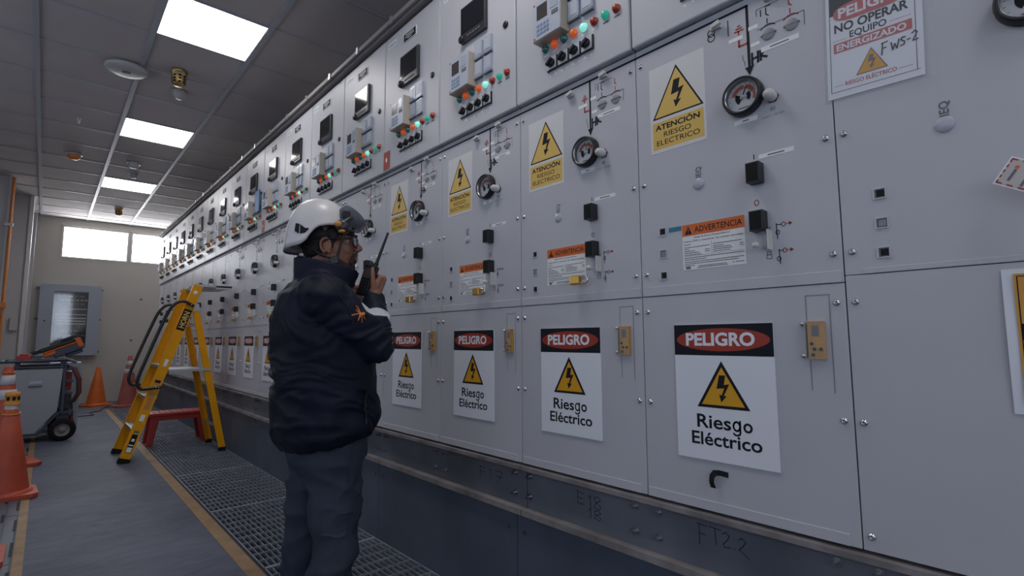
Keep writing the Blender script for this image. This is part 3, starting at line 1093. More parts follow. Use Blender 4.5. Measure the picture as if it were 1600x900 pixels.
    b.lathe([(0.0185, 0), (0.0185, 0.002), (0.016, 0.004), (0.0005, 0.0048)], (0.219, 0, 1.616), (0, -1, 0), 'pale_lens', 22)
    b.build('round_lens', R)
    for (x, z) in ((0.399, 1.602), (0.402, 1.462)):
        b = CB()
        b.box((x - 0.019, -0.036, z - 0.029), (x + 0.019, 0, z + 0.029), 'black_plastic')
        b.box((x - 0.0155, -0.0375, z - 0.0255), (x + 0.0155, -0.035, z + 0.0255), 'rubber')
        b.build('push_button_cover', R, bevel=0.002)
    for z in (1.484, 1.411, 1.339):
        b = CB()
        for q in ((-0.0135, -0.0135, 0.0135, -0.011), (-0.0135, 0.011, 0.0135, 0.0135), (-0.0135, -0.011, -0.010, 0.011), (0.0115, -0.011, 0.0135, 0.011)):
            b.box((0.086 + q[0], -0.003, z + q[1]), (0.086 + q[2], 0, z + q[3]), 'panel_paint_light')
        b.box((0.076, -0.001, z - 0.011), (0.0975, 0, z + 0.011), 'ink_grey')
        b.box((0.080, -0.0016, z - 0.008), (0.0955, 0, z + 0.008), 'ink_black' if z != 1.411 else 'shutter_grey')
        b.build('position_indicator', R)
    b = CB()
    b.box((0.404, -0.030, 1.384), (0.407, 0, 1.430), 'clear_film')
    b.box((0.407, -0.030, 1.384), (0.428, -0.027, 1.430), 'clear_film')
    b.box((0.427, -0.030, 1.378), (0.431, 0, 1.434), 'white_plastic')
    b.lathe([(0.008, 0), (0.009, 0.010), (0.006, 0.018), (0.0004, 0.018)], (0.399, -0.028, 1.392), (0, -1, 0), 'white_plastic', 12)
    b.build('lock_guard', R, label='clear plastic lever guard')
    # warning label ADVERTENCIA
    b = CB()
    b.box((0.157, -0.0008, 1.348), (0.356, 0, 1.4925), 'label_white')
    b.poly([f0(0.157, 1.456, 2), f0(0.356, 1.456, 2), f0(0.356, 1.4925, 2), f0(0.157, 1.4925, 2)], 'label_orange')
    f1 = lambda u, v: f0(u, v, 3)
    b.poly([f1(0.166, 1.461), f1(0.190, 1.461), f1(0.178, 1.487)], 'ink_black')
    b.text('!', lambda u, v: f0(u, v, 4), 0.1765, 0.1795, 1.464, 0.014, 'label_orange')
    b.text('ADVERTENCIA', f1, 0.199, 0.349, 1.465, 0.018, 'ink_black', 0.01)
    b.text('Riesgo de Arco y Choque Eléctrico', f1, 0.197, 0.312, 1.4475, 0.0046, 'ink_black', 0.01)
    b.text('Utilice EPP y mantener las celdas cerradas', f1, 0.161, 0.350, 1.436, 0.0046, 'ink_black', 0.01)
    rnd = random.Random(3)
    for (xa, xb, z) in [(0.162, 0.185, 1.428), (0.163, 0.245, 1.419), (0.163, 0.178, 1.413), (0.258, 0.345, 1.421), (0.258, 0.29, 1.414), (0.163, 0.198, 1.407), (0.232, 0.246, 1.407),
                        (0.163, 0.212, 1.401), (0.232, 0.248, 1.401), (0.258, 0.312, 1.4085), (0.258, 0.316, 1.403), (0.34, 0.35, 1.412), (0.34, 0.352, 1.406), (0.163, 0.22, 1.395), (0.258, 0.31, 1.397),
                        (0.163, 0.350, 1.386), (0.163, 0.235, 1.380), (0.163, 0.350, 1.373), (0.163, 0.335, 1.367), (0.163, 0.195, 1.361), (0.21, 0.296, 1.358), (0.205, 0.302, 1.3535), (0.325, 0.350, 1.358)]:
        x = xa
        while x < xb:
            w = rnd.uniform(0.006, 0.014)
            b.strokes([[(x, z), (min(x + w, xb), z)]], 0.0022, f1, 'ink_grey')
            x += w + 0.0022
    b.strokes([[(0.253, 1.430), (0.253, 1.392)], [(0.160, 1.3915), (0.353, 1.3915)]], 0.0008, f1, 'ink_grey')
    b.poly([f1(0.166, 1.351), f1(0.182, 1.351), f1(0.182, 1.3585), f1(0.166, 1.3585)], 'ink_grey')
    b.poly([f1(0.315, 1.3565), f1(0.321, 1.3565), f1(0.318, 1.361)], 'label_orange')
    b.build('warning_label', R, label='white and orange ADVERTENCIA warning label')
    b = CB()
    b.box((0.109, -0.0008, 1.4775), (0.154, 0, 1.4925), 'label_blue')
    b.build('blue_label', R, label='small blue blank label')
    # ATENCION sticker
    b = CB()
    b.box((0.054, -0.0008, 1.752), (0.254, 0, 2.052), 'sticker_white')
    ft = lambda u, v, l=0: f0(u, v, 2 + l)
    tri(b, ft, 0.1555, 1.869, 2.036, 0.092, 'ink_black', 'sticker_yellow', 0.0052)
    b.poly([ft(0.063, 1.764), ft(0.246, 1.764), ft(0.246, 1.858), ft(0.063, 1.858)], 'sticker_yellow')
    b.text('ATENCIÓN', lambda u, v: ft(u, v, 1), 0.073, 0.233, 1.829, 0.019, 'ink_black', 0.03)
    b.text('RIESGO', lambda u, v: ft(u, v, 1), 0.104, 0.202, 1.803, 0.017, 'ink_black', 0.005)
    b.text('ELECTRICO', lambda u, v: ft(u, v, 1), 0.077, 0.231, 1.777, 0.017, 'ink_black', 0.005)
    b.build('warning_sticker', R, label='yellow triangle sticker reading ATENCIÓN RIESGO ELECTRICO')
    # ---------------- lower door: capacitive indicator behind a clear cover
    b = CB()
    b.strokes([[(0.506, 1.176), (0.506, 1.245), (0.562, 1.245), (0.562, 0.995)], [(0.510, 1.080), (0.510, 1.0)]], 0.0028, f0, 'shutter_grey')
    b.build('slot_outline', R)
    b = CB()
    b.box((0.509, -0.010, 1.079), (0.549, 0, 1.177), 'relay_yellow')
    rm = b.build('voltage_indicator', R, label='yellow voltage indicator with dark buttons')
    b = CB()
    b.box((0.520, -0.0112, 1.139), (0.536, -0.0095, 1.166), 'ink_grey')
    for x, z in ((0.518, 1.119), (0.524, 1.105), (0.539, 1.105), (0.520, 1.090)):
        b.lathe([(0.0045, 0), (0.0045, 0.002), (0.0003, 0.002)], (x, -0.010, z), (0, -1, 0), 'ink_black', 10, False)
    b.build('buttons', rm)
    b = CB()
    b.box((0.505, -0.024, 1.075), (0.5065, 0, 1.181), 'clear_film')
    b.box((0.5065, -0.024, 1.075), (0.556, -0.0225, 1.181), 'clear_cover')
    b.box((0.5035, -0.012, 1.083), (0.5050, 0, 1.173), 'chrome')
    b.build('clear_cover', rm)
    for z in (1.171, 1.087):
        b = CB()
        b.lathe([(0.007, 0), (0.007, 0.008), (0.004, 0.012), (0.0004, 0.012)], (0.497, 0, z), (0, -1, 0), 'chrome', 12)
        b.build('thumb_screw', rm)
    # screws
    sm = MB()
    sm.lathe([(0.0085, 0), (0.0085, 0.002), (0.0065, 0.0025), (0.0058, 0.006), (0.0035, 0.007), (0.0033, 0.004), (0.0003, 0.004)], (0, 0, 0), (0, -1, 0), 'chrome', 12)
    sme = sm.mesh('screw')
    for x in (0.020, 0.578):
        for z in (2.082, 1.655, 1.348, 1.223, 0.928):
            o = bpy.data.objects.new('screw', sme)
            COL.objects.link(o)
            o.parent = R
            o.location = (x, 0, z - ZB)
    return R


proto = make_cabinet()
peligro = peligro_mesh()


def cab_y(k):
    return Y0 + PW * (k + 1)


def at(k, s, y, z):
    """a point on cabinet k: s across from its left edge, y out (negative) or in, z above the floor"""
    return (D + y, cab_y(k) - s, z)


FARSKIP = {'screw', 'label_strip', 'lamp_label', 'switch_label', 'key_shutter', 'slot_outline', 'clip', 'maker_label'}
cabs = {}
for k in range(-1, 18):
    skip = set()
    if k != 0:
        skip |= {'transformer_symbol', 'blue_label'}
    else:
        pass
    if k == -1:
        skip |= {'handwritten_letters', 'warning_sticker', 'warning_label', 'voltage_indicator', 'slot_outline', 'lock_guard', 'push_button_cover', 'middle_door', 'lower_door', 'label_strip'}
    if k > 3:
        skip |= {'warning_sticker', 'handwritten_letters'}
    if k > 11:
        skip |= {'warning_label'}
    if k > 9:
        skip |= FARSKIP
    if k == 0:
        r = proto
    else:
        r = dup(proto, (D, cab_y(k), ZB), skip)
    cabs[k] = r
    if k == -1:
        b = CB()
        b.box((0.0015, 0.0, 1.2905), (0.5985, 0.031, 2.142), 'panel_paint')
        b.box((0.040, -0.0015, 1.2905), (0.594, 0.001, 1.304), 'panel_paint')
        b.build('middle_door', r, bevel=0.0015)
        b = CB()
        b.box((0.0015, 0.0, 0.628), (0.5985, 0.031, 1.289), 'panel_paint')
        b.build('lower_door', r, bevel=0.0015)
        o = bpy.data.objects.new('screw', [c for c in proto.children if base(c.name) == 'screw'][0].data)
        COL.objects.link(o)
        o.parent = r
        o.location = (0.020, 0, 0.662 - ZB)
    n = k + 1
    if k == -1:
        lab = 'nearest grey switchgear cabinet at the right edge, with the taped NO OPERAR sheet'
    elif k == 0:
        lab = 'grey switchgear cabinet with the largest PELIGRO board and a bent black strip below it'
    elif k < 4:
        lab = 'grey switchgear cabinet with yellow ATENCIÓN sticker, %s from the right end of the row' % ORD[n]
    elif k == 17:
        lab = 'last grey switchgear cabinet, at the far end beside the end wall'
    else:
        lab = 'grey switchgear cabinet without ATENCIÓN sticker, %s from the right end of the row' % ORD[n]
    tag(r, lab, 'electrical cabinet', 'switchgear cabinets in the row')

for ch in [c for c in proto.children if base(c.name) == 'busbar_line']:
    bpy.data.objects.remove(ch)

# PELIGRO boards
for k in range(0, 17):
    o = bpy.data.objects.new('danger_board', peligro)
    COL.objects.link(o)
    o.location = at(k, 0.1185, -0.0005, 0.774)
    o.rotation_euler = (0, 0, -PI / 2)
    if k == 0:
        lab = 'largest looking white PELIGRO Riesgo Eléctrico board, above the bent black strip'
    else:
        lab = 'white PELIGRO Riesgo Eléctrico board on the %s cabinet from the right end' % ORD[k + 1]
    tag(o, lab, 'danger sign', 'danger boards on the lower cabinet doors')


# padlocks hanging in the lever guards
def padlock():
    R = empty('padlock', (0, 0, 0), -PI / 2)
    b = MB()
    b.box((-0.028, -0.012, -0.016), (0.018, 0.010, 0.018), 'brass')
    b.build('body', R, bevel=0.004)
    b = MB()
    pts = [(0.018, 0, 0.012), (0.040, 0, 0.012)] + [(0.040 + 0.012 * math.cos(t), -0.0, 0.012 * math.sin(t)) for t in [PI / 2 - PI * i / 8 for i in range(1, 8)]] + [(0.040, 0, -0.012), (0.018, 0, -0.012)]
    b.tube(pts, 0.004, 'chrome', 8)
    b.build('shackle', R)
    return R


pl = None
for k in range(1, 12):
    if pl is None:
        pl = padlock()
        o = pl
    else:
        o = dup(pl, (0, 0, 0))
    o.location = at(k, 0.335, -0.028, 1.352)
    tag(o, 'brass padlock hanging on the %s cabinet from the right end, by its ADVERTENCIA label' % ORD[k + 1], 'padlock', 'brass padlocks on the middle doors')

# bent black strip on the nearest board's door
b = MB()
arm = [(0.006, -0.046, -0.018), (0.002, -0.028, -0.020), (0.003, -0.010, -0.016), (0.010, 0.002, -0.009), (0.026, 0.004, -0.006), (0.052, 0.001, -0.002)]
inn = [(0.022, -0.046, -0.019), (0.017, -0.030, -0.021), (0.017, -0.018, -0.017), (0.021, -0.012, -0.010), (0.030, -0.011, -0.007), (0.052, -0.014, -0.003)]
for i in range(5):
    q = [arm[i], arm[i + 1], inn[i + 1], inn[i]]
    b.prism([(x, y, z) for x, z, y in q], (0, 0.0018, 0), 'rubber')
o = b.build('rubber_strip', loc=at(0, 0.222, -0.0005, 0.747))
o.rotation_euler = (0, 0, -PI / 2)
tag(o, 'short bent black rubber strip stuck below the largest PELIGRO board', 'rubber strip')

# red tags on the instrument doors
for k, s in ((3, 0.040), (7, 0.036)):
    b = MB()
    b.box((-0.034, -0.003, 0), (0.034, 0, 0.108), 'tag_red')
    b.poly([(p[0], -0.0034, p[1]) for p in ellipse(0, 0.055, 0.010, 0.014, 16)], 'label_white')
    b.strokes([[(-0.022, 0.088), (0.022, 0.088)], [(-0.022, 0.022), (0.022, 0.022)]], 0.006, lambda u, v: (u, -0.0034, v), 'sign_red')
    o = b.build('lockout_tag', loc=at(k, s, YL - 0.0005, 2.158))
    o.rotation_euler = (0, 0, -PI / 2)
    tag(o, 'small red lockout tag %s' % ('above the man, at the corner of an instrument door' if k == 3 else 'left of the helmet, farther of the two'), 'tag', 'red tags on instrument doors')

b = MB()
b.box((0, -0.012, 0), (0.13, 0, 0.215), 'folder_blue')
b.box((0.004, -0.0135, 0.003), (0.126, -0.010, 0.012), 'dark_plastic')
o = b.build('document_folder', loc=at(8, 0.44, YL - 0.018, 2.365), bevel=0.003)
o.rotation_euler = (0, 0, -PI / 2)
tag(o, 'upright blue folder hung on an instrument door left of the helmet', 'folder')

# ---------------- papers on the nearest cabinet (k = -1)
def sheet_fn(o, tilt, y0, curl=0.0):
    c, s_ = math.cos(tilt), math.sin(tilt)
    return lambda u, v, l=0: (o[0] + u * c - v * s_, -y0 - 0.0004 * l - curl * (u / 0.2) ** 2, o[1] + u * s_ + v * c)


o = empty('no_operating_sheet', at(-1, 0.0, 0, ZB), -PI / 2)
W, Hh = 0.202, 0.300
fn = sheet_fn((-0.009, 1.752 - ZB), -0.030, 0.003)
b = MB()
b.prism([fn(0, 0), fn(W, 0), fn(W, Hh), fn(0, Hh)], (0, 0.0015, 0), 'paper')
for (x0, x1, z0, z1) in ((0.008, W - 0.008, 0.016, 0.0174), (0.008, W - 0.008, 0.286, 0.2874), (0.008, 0.0095, 0.016, 0.287), (W - 0.0145, W - 0.013, 0.016, 0.287)):
    b.poly([fn(x0, z0, 1), fn(x1, z0, 1), fn(x1, z1, 1), fn(x0, z1, 1)], 'ink_navy')
X0, X1 = 0.0145, W - 0.018
b.poly([fn(X0 - 0.005, 0.224, 1), fn(X1 + 0.003, 0.224, 1), fn(X1 + 0.003, 0.278, 1), fn(X0 - 0.005, 0.278, 1)], 'ink_black')
ov = []
for i in range(40):
    t = 2 * PI * i / 40
    cx, cz = (X0 + X1) / 2, 0.2235
    ov.append(fn(cx + 0.082 * (abs(math.cos(t)) ** 0.55) * math.copysign(1, math.cos(t)), cz + 0.0235 * (abs(math.sin(t)) ** 0.8) * math.copysign(1, math.sin(t)), 2))
b.poly(ov, 'ink_pale_red')
b.text('PELIGRO', lambda u, v: fn(u, v, 3), 0.029, 0.172, 0.2105, 0.027, 'paper', 0.03)
b.text('NO OPERAR', lambda u, v: fn(u, v, 1), 0.019, 0.176, 0.174, 0.0235, 'ink_black', 0.03)
b.text('EQUIPO', lambda u, v: fn(u, v, 1), 0.053, 0.132, 0.151, 0.0175, 'ink_black', 0.02)
b.poly([fn(X0 + 0.002, 0.120, 1), fn(X1 - 0.002, 0.120, 1), fn(X1 - 0.002, 0.146, 1), fn(X0 + 0.002, 0.146, 1)], 'ink_pale_red')
b.text('ENERGIZADO', lambda u, v: fn(u, v, 2), 0.023, 0.171, 0.124, 0.0175, 'paper', 0.03)
b.strokes([[(X0, 0.153), (0.047, 0.153)], [(0.139, 0.157), (0.180, 0.157)]], 0.001, lambda u, v: fn(u, v, 1), 'ink_pale_red')
b.strokes([[(0.0155, 0.032), (0.036, 0.032)], [(0.152, 0.032), (0.180, 0.032)]], 0.001, lambda u, v: fn(u, v, 1), 'ink_grey')
tri(b, lambda u, v, l=0: fn(u, v, 1 + l), 0.098, 0.046, 0.108, 0.034, 'ink_grey', 'sign_yellow', 0.0022)
b.text('RIESGO ELÉCTRICO', lambda u, v: fn(u, v, 1), 0.040, 0.149, 0.028, 0.0105, 'ink_pale_red', 0.02)
FWS = [[(0.0, 0.0), (0.02, 0.6), (0.03, 1.0)], [(0.0, 0.98), (0.17, 1.0)], [(0.02, 0.55), (0.13, 0.55)],
       [(0.27, 0.75), (0.31, 0.1), (0.37, 0.55), (0.43, 0.1), (0.49, 0.8)],
       [(0.66, 0.78), (0.58, 0.85), (0.54, 0.68), (0.64, 0.42), (0.62, 0.2), (0.53, 0.2)],
       [(0.71, 0.48), (0.79, 0.5)], [(0.84, 0.85), (0.92, 1.0), (0.98, 0.82), (0.86, 0.25), (1.0, 0.25)]]
b.strokes([[(0.120 + u * 0.072, 0.0775 + v * 0.030 + u * 0.006) for u, v in ln] for ln in FWS], 0.0028, lambda u, v: fn(u, v, 3), 'ink_marker')
b.build('sheet', o)
b = MB()
fn2 = sheet_fn((-0.013, 1.748 - ZB), -0.030, 0.006, 0.004)
b.prism([fn2(-0.002, -0.006), fn2(0.228, -0.010), fn2(0.226, 0.31), fn2(-0.002, 0.31)], (0, -0.0004, 0), 'clear_film')
b.build('plastic_sleeve', o)
tag(o, 'white laminated NO OPERAR EQUIPO ENERGIZADO sheet taped high on the nearest cabinet', 'paper sign')

# yellow warning poster, cut by the right edge of the picture
o = empty('warning_poster', at(-1, 0.288, 0, 0.977), -PI / 2)
fn = lambda u, v, l=0: (u, -0.003 - 0.004 * math.sin(PI * min(max(v / 0.3, 0), 1)) * max(0, 1 - u / 0.1) - 0.0004 * l, v)
b = MB()
N = 12
for i in range(N):
    z0, z1 = 0.298 * i / N, 0.298 * (i + 1) / N
    b.prism([fn(0, z0), fn(0.03, z0), fn(0.03, z1), fn(0, z1)], (0, 0.0012, 0), 'paper')
    b.prism([fn(0.03, z0), fn(0.21, z0), fn(0.21, z1), fn(0.03, z1)], (0, 0.0012, 0), 'paper')
for (x0, x1, z0, z1, l, m) in ((0.018, 0.192, 0.030, 0.287, 14, 'poster_yellow'), (0.0225, 0.188, 0.034, 0.2825, 15, 'ink_black'), (0.0245, 0.186, 0.036, 0.2805, 16, 'poster_yellow'),
                               (0.0245, 0.186, 0.150, 0.184, 17, 'ink_black'), (0.0245, 0.186, 0.036, 0.150, 17, 'paper')):
    b.poly([(u, -0.003 - 0.0004 * l, v) for u, v in ((x0, z0), (x1, z0), (x1, z1), (x0, z1))], m)
b.build('sheet', o)
tag(o, 'white sheet with a yellow and black bordered warning at the right edge', 'paper sign')

# lockout card hanging out from the nearest cabinet
o = empty('lockout_card', at(-1, 0.335, -0.05, 1.46), -PI / 2)
t = math.radians(-33)
ex, ez = Vector((math.cos(t), -0.15, math.sin(t))), Vector((-math.sin(t), 0.05, math.cos(t)))
wn = Vector((0.1, -1, 0.05)).normalized()
fn = lambda u, v, l=0: Vector((0, 0, 0)) + ex * u + ez * v + wn * (0.0004 * l)
b = MB()
b.prism([fn(-0.032, -0.030), fn(0.105, -0.030), fn(0.105, 0.030), fn(-0.032, 0.030)], wn * -0.0015, 'paper')
b.poly([fn(-0.029, -0.027, 1), fn(0.102, -0.027, 1), fn(0.102, 0.027, 1), fn(-0.029, 0.027, 1)], 'paper_tag')
for i in range(7):
    u = -0.029 + 0.019 * i
    b.poly([fn(u, 0.024, 2), fn(u + 0.011, 0.024, 2), fn(u + 0.011, 0.027, 2), fn(u, 0.027, 2)], 'sign_red')
    b.poly([fn(u, -0.027, 2), fn(u + 0.011, -0.027, 2), fn(u + 0.011, -0.024, 2), fn(u, -0.024, 2)], 'sign_red')
for i in range(5):
    v = -0.026 + 0.011 * i
    b.poly([fn(-0.029, v, 2), fn(-0.026, v, 2), fn(-0.026, v + 0.006, 2), fn(-0.029, v + 0.006, 2)], 'sign_red')
# illegible lines of print, running up the card
b.strokes([[(-0.012, -0.016), (-0.012, 0.006)], [(0.012, -0.020), (0.012, 0.020)], [(0.020, -0.016), (0.020, 0.0)]], 0.005, lambda u, v: fn(u, v, 2), 'ink_grey')
b.poly([fn(-0.016, 0.009, 2), fn(-0.009, 0.009, 2), fn(-0.009, 0.015, 2), fn(-0.016, 0.015, 2)], 'label_orange')
b.build('card', o)
b = MB()
b.tube([fn(0.098, 0), fn(0.098, 0) + Vector((0.01, 0.01, 0.02)), Vector((0.105, 0.048, -0.01))], 0.002, 'white_plastic', 6)
b.build('tie', o)
tag(o, 'tilted lockout card with red dashed border sticking out at the right edge', 'tag')

# ------------------------------------------------------------------ far wall enclosure
EX0, EX1, EZ0, EZ1, EY = -0.125, 0.725, 0.880, 2.152, 12.3
o = empty('electrical_enclosure', (0.3, FAR, EZ0))
ox = lambda x: x - 0.3
b = MB()
b.box((ox(EX0) + 0.012, -0.172, 0.012), (ox(EX1) - 0.012, -0.001, EZ1 - EZ0 - 0.012), 'enclosure_grey')
b.build('box_body', o)
b = MB()
wx0, wx1, wz0, wz1 = ox(0.066), ox(0.545), 1.02 - EZ0, 2.03 - EZ0
for q in ((ox(EX0), 0, wx0, EZ1 - EZ0), (wx1, 0, ox(EX1), EZ1 - EZ0), (wx0, 0, wx1, wz0), (wx0, wz1, wx1, EZ1 - EZ0)):
    b.box((q[0], -0.2, q[1]), (q[2], -0.178, q[3]), 'enclosure_grey')
dr = b.build('door', o)
b = MB()
b.box((wx0, -0.1795, wz0), (wx1, -0.1785, wz1), 'enclosure_dark')
rnd = random.Random(5)
rows = [0.93, 0.86, 0.79, 0.70, 0.60, 0.53, 0.48, 0.43, 0.30, 0.22, 0.14, 0.07]
for i, z in enumerate(rows):
    if 3 <= i <= 7:
        b.box((wx0 + 0.03, -0.188, wz0 + z - 0.012), (wx1 - 0.015, -0.1795, wz0 + z + (0.010 if i > 4 else 0.004)), 'wire_white')
    else:
        x = wx0 + 0.03
        while x < wx1 - 0.04:
            w = rnd.uniform(0.02, 0.07)
            b.box((x, -0.187, wz0 + z - 0.012), (min(x + w, wx1 - 0.01), -0.1795, wz0 + z + 0.008), rnd.choice(['ink_grey', 'wire_white', 'galvanised', 'duct_dark']))
            x += w + rnd.uniform(0.005, 0.03)
for i in range(14):
    x = wx0 + 0.05 + 0.4 * rnd.random()
    z = wz0 + rnd.uniform(0.1, 0.8)
    b.tube([(x, -0.186, z), (x + rnd.uniform(-0.04, 0.04), -0.186, z - 0.05), (x + rnd.uniform(-0.05, 0.05), -0.186, z - 0.09)], 0.003, rnd.choice(['wire_white', 'hose_dark', 'ink_grey']), 5)
b.build('terminal_rows', o)
b = MB()
b.box((wx0, -0.196, wz0), (wx1, -0.192, wz1), 'glass_pane')
b.build('door_window', dr)
b = MB()
b.lathe([(0.012, 0), (0.012, 0.012), (0.0005, 0.013)], (ox(-0.035), -0.2, 0.62), (0, -1, 0), 'ink_black', 12)
b.build('latch', dr)
for z in (EZ1 - EZ0 - 0.06, (EZ1 - EZ0) / 2 + 0.02, 0.06):
    for sx, x in ((-1, ox(EX0)), (1, ox(EX1))):
        b = MB()
        b.box((x + (0 if sx > 0 else -0.055), -0.012, z - 0.016), (x + (0.055 if sx > 0 else 0.0) + (0.02 * -sx), -0.001, z + 0.016), 'galvanised')
        b.lathe([(0.012, 0), (0.010, 0.02), (0.0005, 0.022)], (x + sx * 0.035, -0.012, z), (0, -1, 0), 'steel', 8)
        b.build('bracket', o)
tag(o, 'grey wall enclosure with a glazed door showing terminal rows', 'electrical box')
for p, lab in (((1.36, 1.95), 'small dark wall plug hole right of the enclosure, upper one'), ((1.24, 1.15), 'small dark wall plug hole right of the enclosure, lower one')):
    b = MB()
    b.lathe([(0.022, 0), (0.018, 0.008), (0.0005, 0.01)], (0, 0, 0), (0, -1, 0), 'ink_grey', 10)
    tag(b.build('wall_plug', loc=(p[0], FAR, p[1])), lab, 'wall plug')

# orange conduit with clips on the near pier
o = empty('conduit', (-0.455, 9.73, 0.0))
b = MB()
b.tube([(0, 0, 0.0), (0, 0, 1.0), (0, 0, 2.4), (0, 0, CEIL - 0.02)], 0.018, 'conduit_orange', 10)
b.build('pipe', o)
for z in (2.72,):
    b = MB()
    b.box((-0.06, -0.024, z - 0.02), (0.03, 0.0, z + 0.02), 'steel')
    b.build('clip', o)
b = MB()
b.box((-0.035, -0.045, 1.58), (0.035, 0.005, 1.66), 'conduit_orange')
b.build('junction_box', o, bevel=0.004)
tag(o, 'orange conduit running up the corner of the left pier', 'conduit')
b = MB()
b.box((-0.42, 10.85, 1.30), (-0.33, 10.9, 1.5), 'wall_grey')
tag(b.build('switch_box', bevel=0.004), 'pale small switch box on the second pier, beside the orange conduit', 'switch box')

# ------------------------------------------------------------------ traffic cones
def cone(loc, h, rb, rt, half, m, rz, lab, bands=(), band_m='cone_band', top=None, rope=None):
    o = empty('traffic_cone', loc, rz)
    b = MB()
    k = half * 0.18
    oct_ = [(-half, -half + k), (-half + k, -half), (half - k, -half), (half, -half + k), (half, half - k), (half - k, half), (-half + k, half), (-half, half - k)]
    b.prism([(x, y, 0) for x, y in oct_], (0, 0, 0.028), m)
    b.lathe([(rb * 1.18, 0.028), (rb * 1.10, 0.045), (rb, 0.05)], (0, 0, 0), (0, 0, 1), m, 28)
    b.build('base', o)
    R_ = lambda z: rb + (rt - rb) * (z - 0.05) / (h - 0.05)
    b = MB()
    b.lathe([(rb, 0.048), (R_(h * 0.5), h * 0.5), (rt, h - 0.006), (rt * 0.8, h), (rt * 0.75, h - 0.03)], (0, 0, 0), (0, 0, 1), m, 28, caps=False)
    b.build('body', o)
    for (z0, z1) in bands:
        b = MB()
        b.lathe([(R_(z0) + 0.0005, z0), (R_(z0) + 0.003, z0 + 0.001), (R_(z1) + 0.003, z1 - 0.001), (R_(z1) + 0.0005, z1)], (0, 0, 0), (0, 0, 1), band_m, 28, caps=False)
        b.build('reflective_band', o)
    if rope:
        b = MB()
        r = R_(rope) + 0.004
        b.tube([(r * math.cos(2 * PI * i / 20), r * math.sin(2 * PI * i / 20), rope + 0.008 * math.sin(2 * PI * i / 20)) for i in range(21)], 0.005, 'cap_yellow', 6)
        b.build('cord', o)
    if top:
        b = MB()
        b.lathe([(rt + 0.004, h - 0.04), (rt + 0.004, h + 0.01)], (0, 0, 0), (0, 0, 1), 'trim_light', 20, caps=False)
        b.build('neck_sleeve', o)
        b = MB()
        b.lathe([(0.046, h + 0.0), (0.048, h + 0.02), (0.040, h + 0.024), (0.040, h + 0.06), (0.044, h + 0.066), (0.040, h + 0.095), (0.0005, h + 0.098)], (0, 0, 0), (0, 0, 1), 'cap_yellow', 20)
        for a in (-2.2, -1.4, -0.6):
            b.obox((0.041 * math.cos(a), 0.041 * math.sin(a), h + 0.050), ((-0.009 * math.sin(a), 0.009 * math.cos(a), 0), (0.003 * math.cos(a), 0.003 * math.sin(a), 0), (0, 0, 0.014)), 'ink_black')
        b.build('cap', o)
    return tag(o, lab, 'traffic cone', 'orange traffic cones')


cone((-0.155, 5.40, 0.005), 0.66, 0.135, 0.036, 0.178, 'cone_orange', 0.06, 'nearest plain orange cone with a yellow cap, at the left edge', top=True, rope=0.60)
cone((-0.235, 6.72, 0.005), 0.90, 0.155, 0.032, 0.24, 'cone_orange', 0.25, 'orange cone with two white bands, behind the nearest cone', bands=((0.60, 0.69), (0.735, 0.82)), rope=0.85)
cone((0.735, 11.85, 0), 0.68, 0.145, 0.030, 0.19, 'cone_orange_bright', 0.5, 'plain bright orange cone standing alone before the end wall')
cone((1.135, 11.35, 0), 0.88, 0.150, 0.030, 0.20, 'cone_faded', 0.2, 'faded red cone with white bands behind the yellow ladder', bands=((0.58, 0.65), (0.71, 0.79)))
cone((-0.27, 3.90, 0.005), 0.70, 0.13, 0.034, 0.18, 'cone_orange', 0.0, 'orange cone whose base corner shows at the lower left edge')

# ------------------------------------------------------------------ welding cart
o = empty('welding_cart', (-0.03, 8.30, 0))
cx, cy = -0.03, 8.30
LX = lambda x: x - cx
b = MB()
yf, yb_ = -0.26, 0.26
pan = [(-0.235, 0.10), (-0.03, 0.10), (0.150, 0.335), (0.180, 0.82), (-0.235, 0.82)]
b.prism([(LX(x), yf, z) for x, z in pan], (0, yb_ - yf, 0), 'cart_panel')
b.build('housing', o, bevel=0.006)
b = MB()
for a, c, w in (((-0.245, 0.085), (-0.245, 0.845), 0.022), ((0.192, 0.33), (0.192, 0.90), 0.026), ((-0.25, 0.845), (0.19, 0.845), 0.022), ((-0.25, 0.085), (-0.01, 0.085), 0.020), ((-0.01, 0.085), (0.165, 0.325), 0.024)):
    d = Vector((c[0] - a[0], 0, c[1] - a[1]))
    n_ = Vector((-d.z, 0, d.x)).normalized() * (w / 2)
    for y in (yf - 0.01, yb_ - 0.02):
        b.obox((LX((a[0] + c[0]) / 2), y + 0.015, (a[1] + c[1]) / 2), (d / 2, (0, 0.018, 0), n_), 'cart_frame')
b.box((LX(0.17), yf, 0.30), (LX(0.30), yb_, 0.33), 'cart_frame')
for z in (0.52, 0.66, 0.80):
    b.box((LX(0.19), yf + 0.01, z), (LX(0.275), yf + 0.04, z + 0.03), 'cart_frame')
b.build('frame', o)
b = MB()
b.box((LX(-0.30), yf - 0.02, 0.895), (LX(0.24), yb_ + 0.02, 0.915), 'cart_frame')
for y in (yf - 0.03, yb_ + 0.03):
    b.tube([(LX(-0.35), y, 0.905), (LX(0.20), y, 0.925), (LX(0.29), y, 0.885)], 0.014, 'cart_frame', 8)
b.tube([(LX(-0.35), yf - 0.03, 0.905), (LX(-0.35), yb_ + 0.03, 0.905)], 0.014, 'cart_frame', 8)
for x in (-0.22, 0.17):
    b.box((LX(x) - 0.015, yf, 0.82), (LX(x) + 0.015, yb_, 0.897), 'cart_frame')
b.build('top_rail', o)
b = MB()
b.box((LX(-0.105), yf - 0.004, 0.655), (LX(0.0), yf, 0.685), 'relay_face')
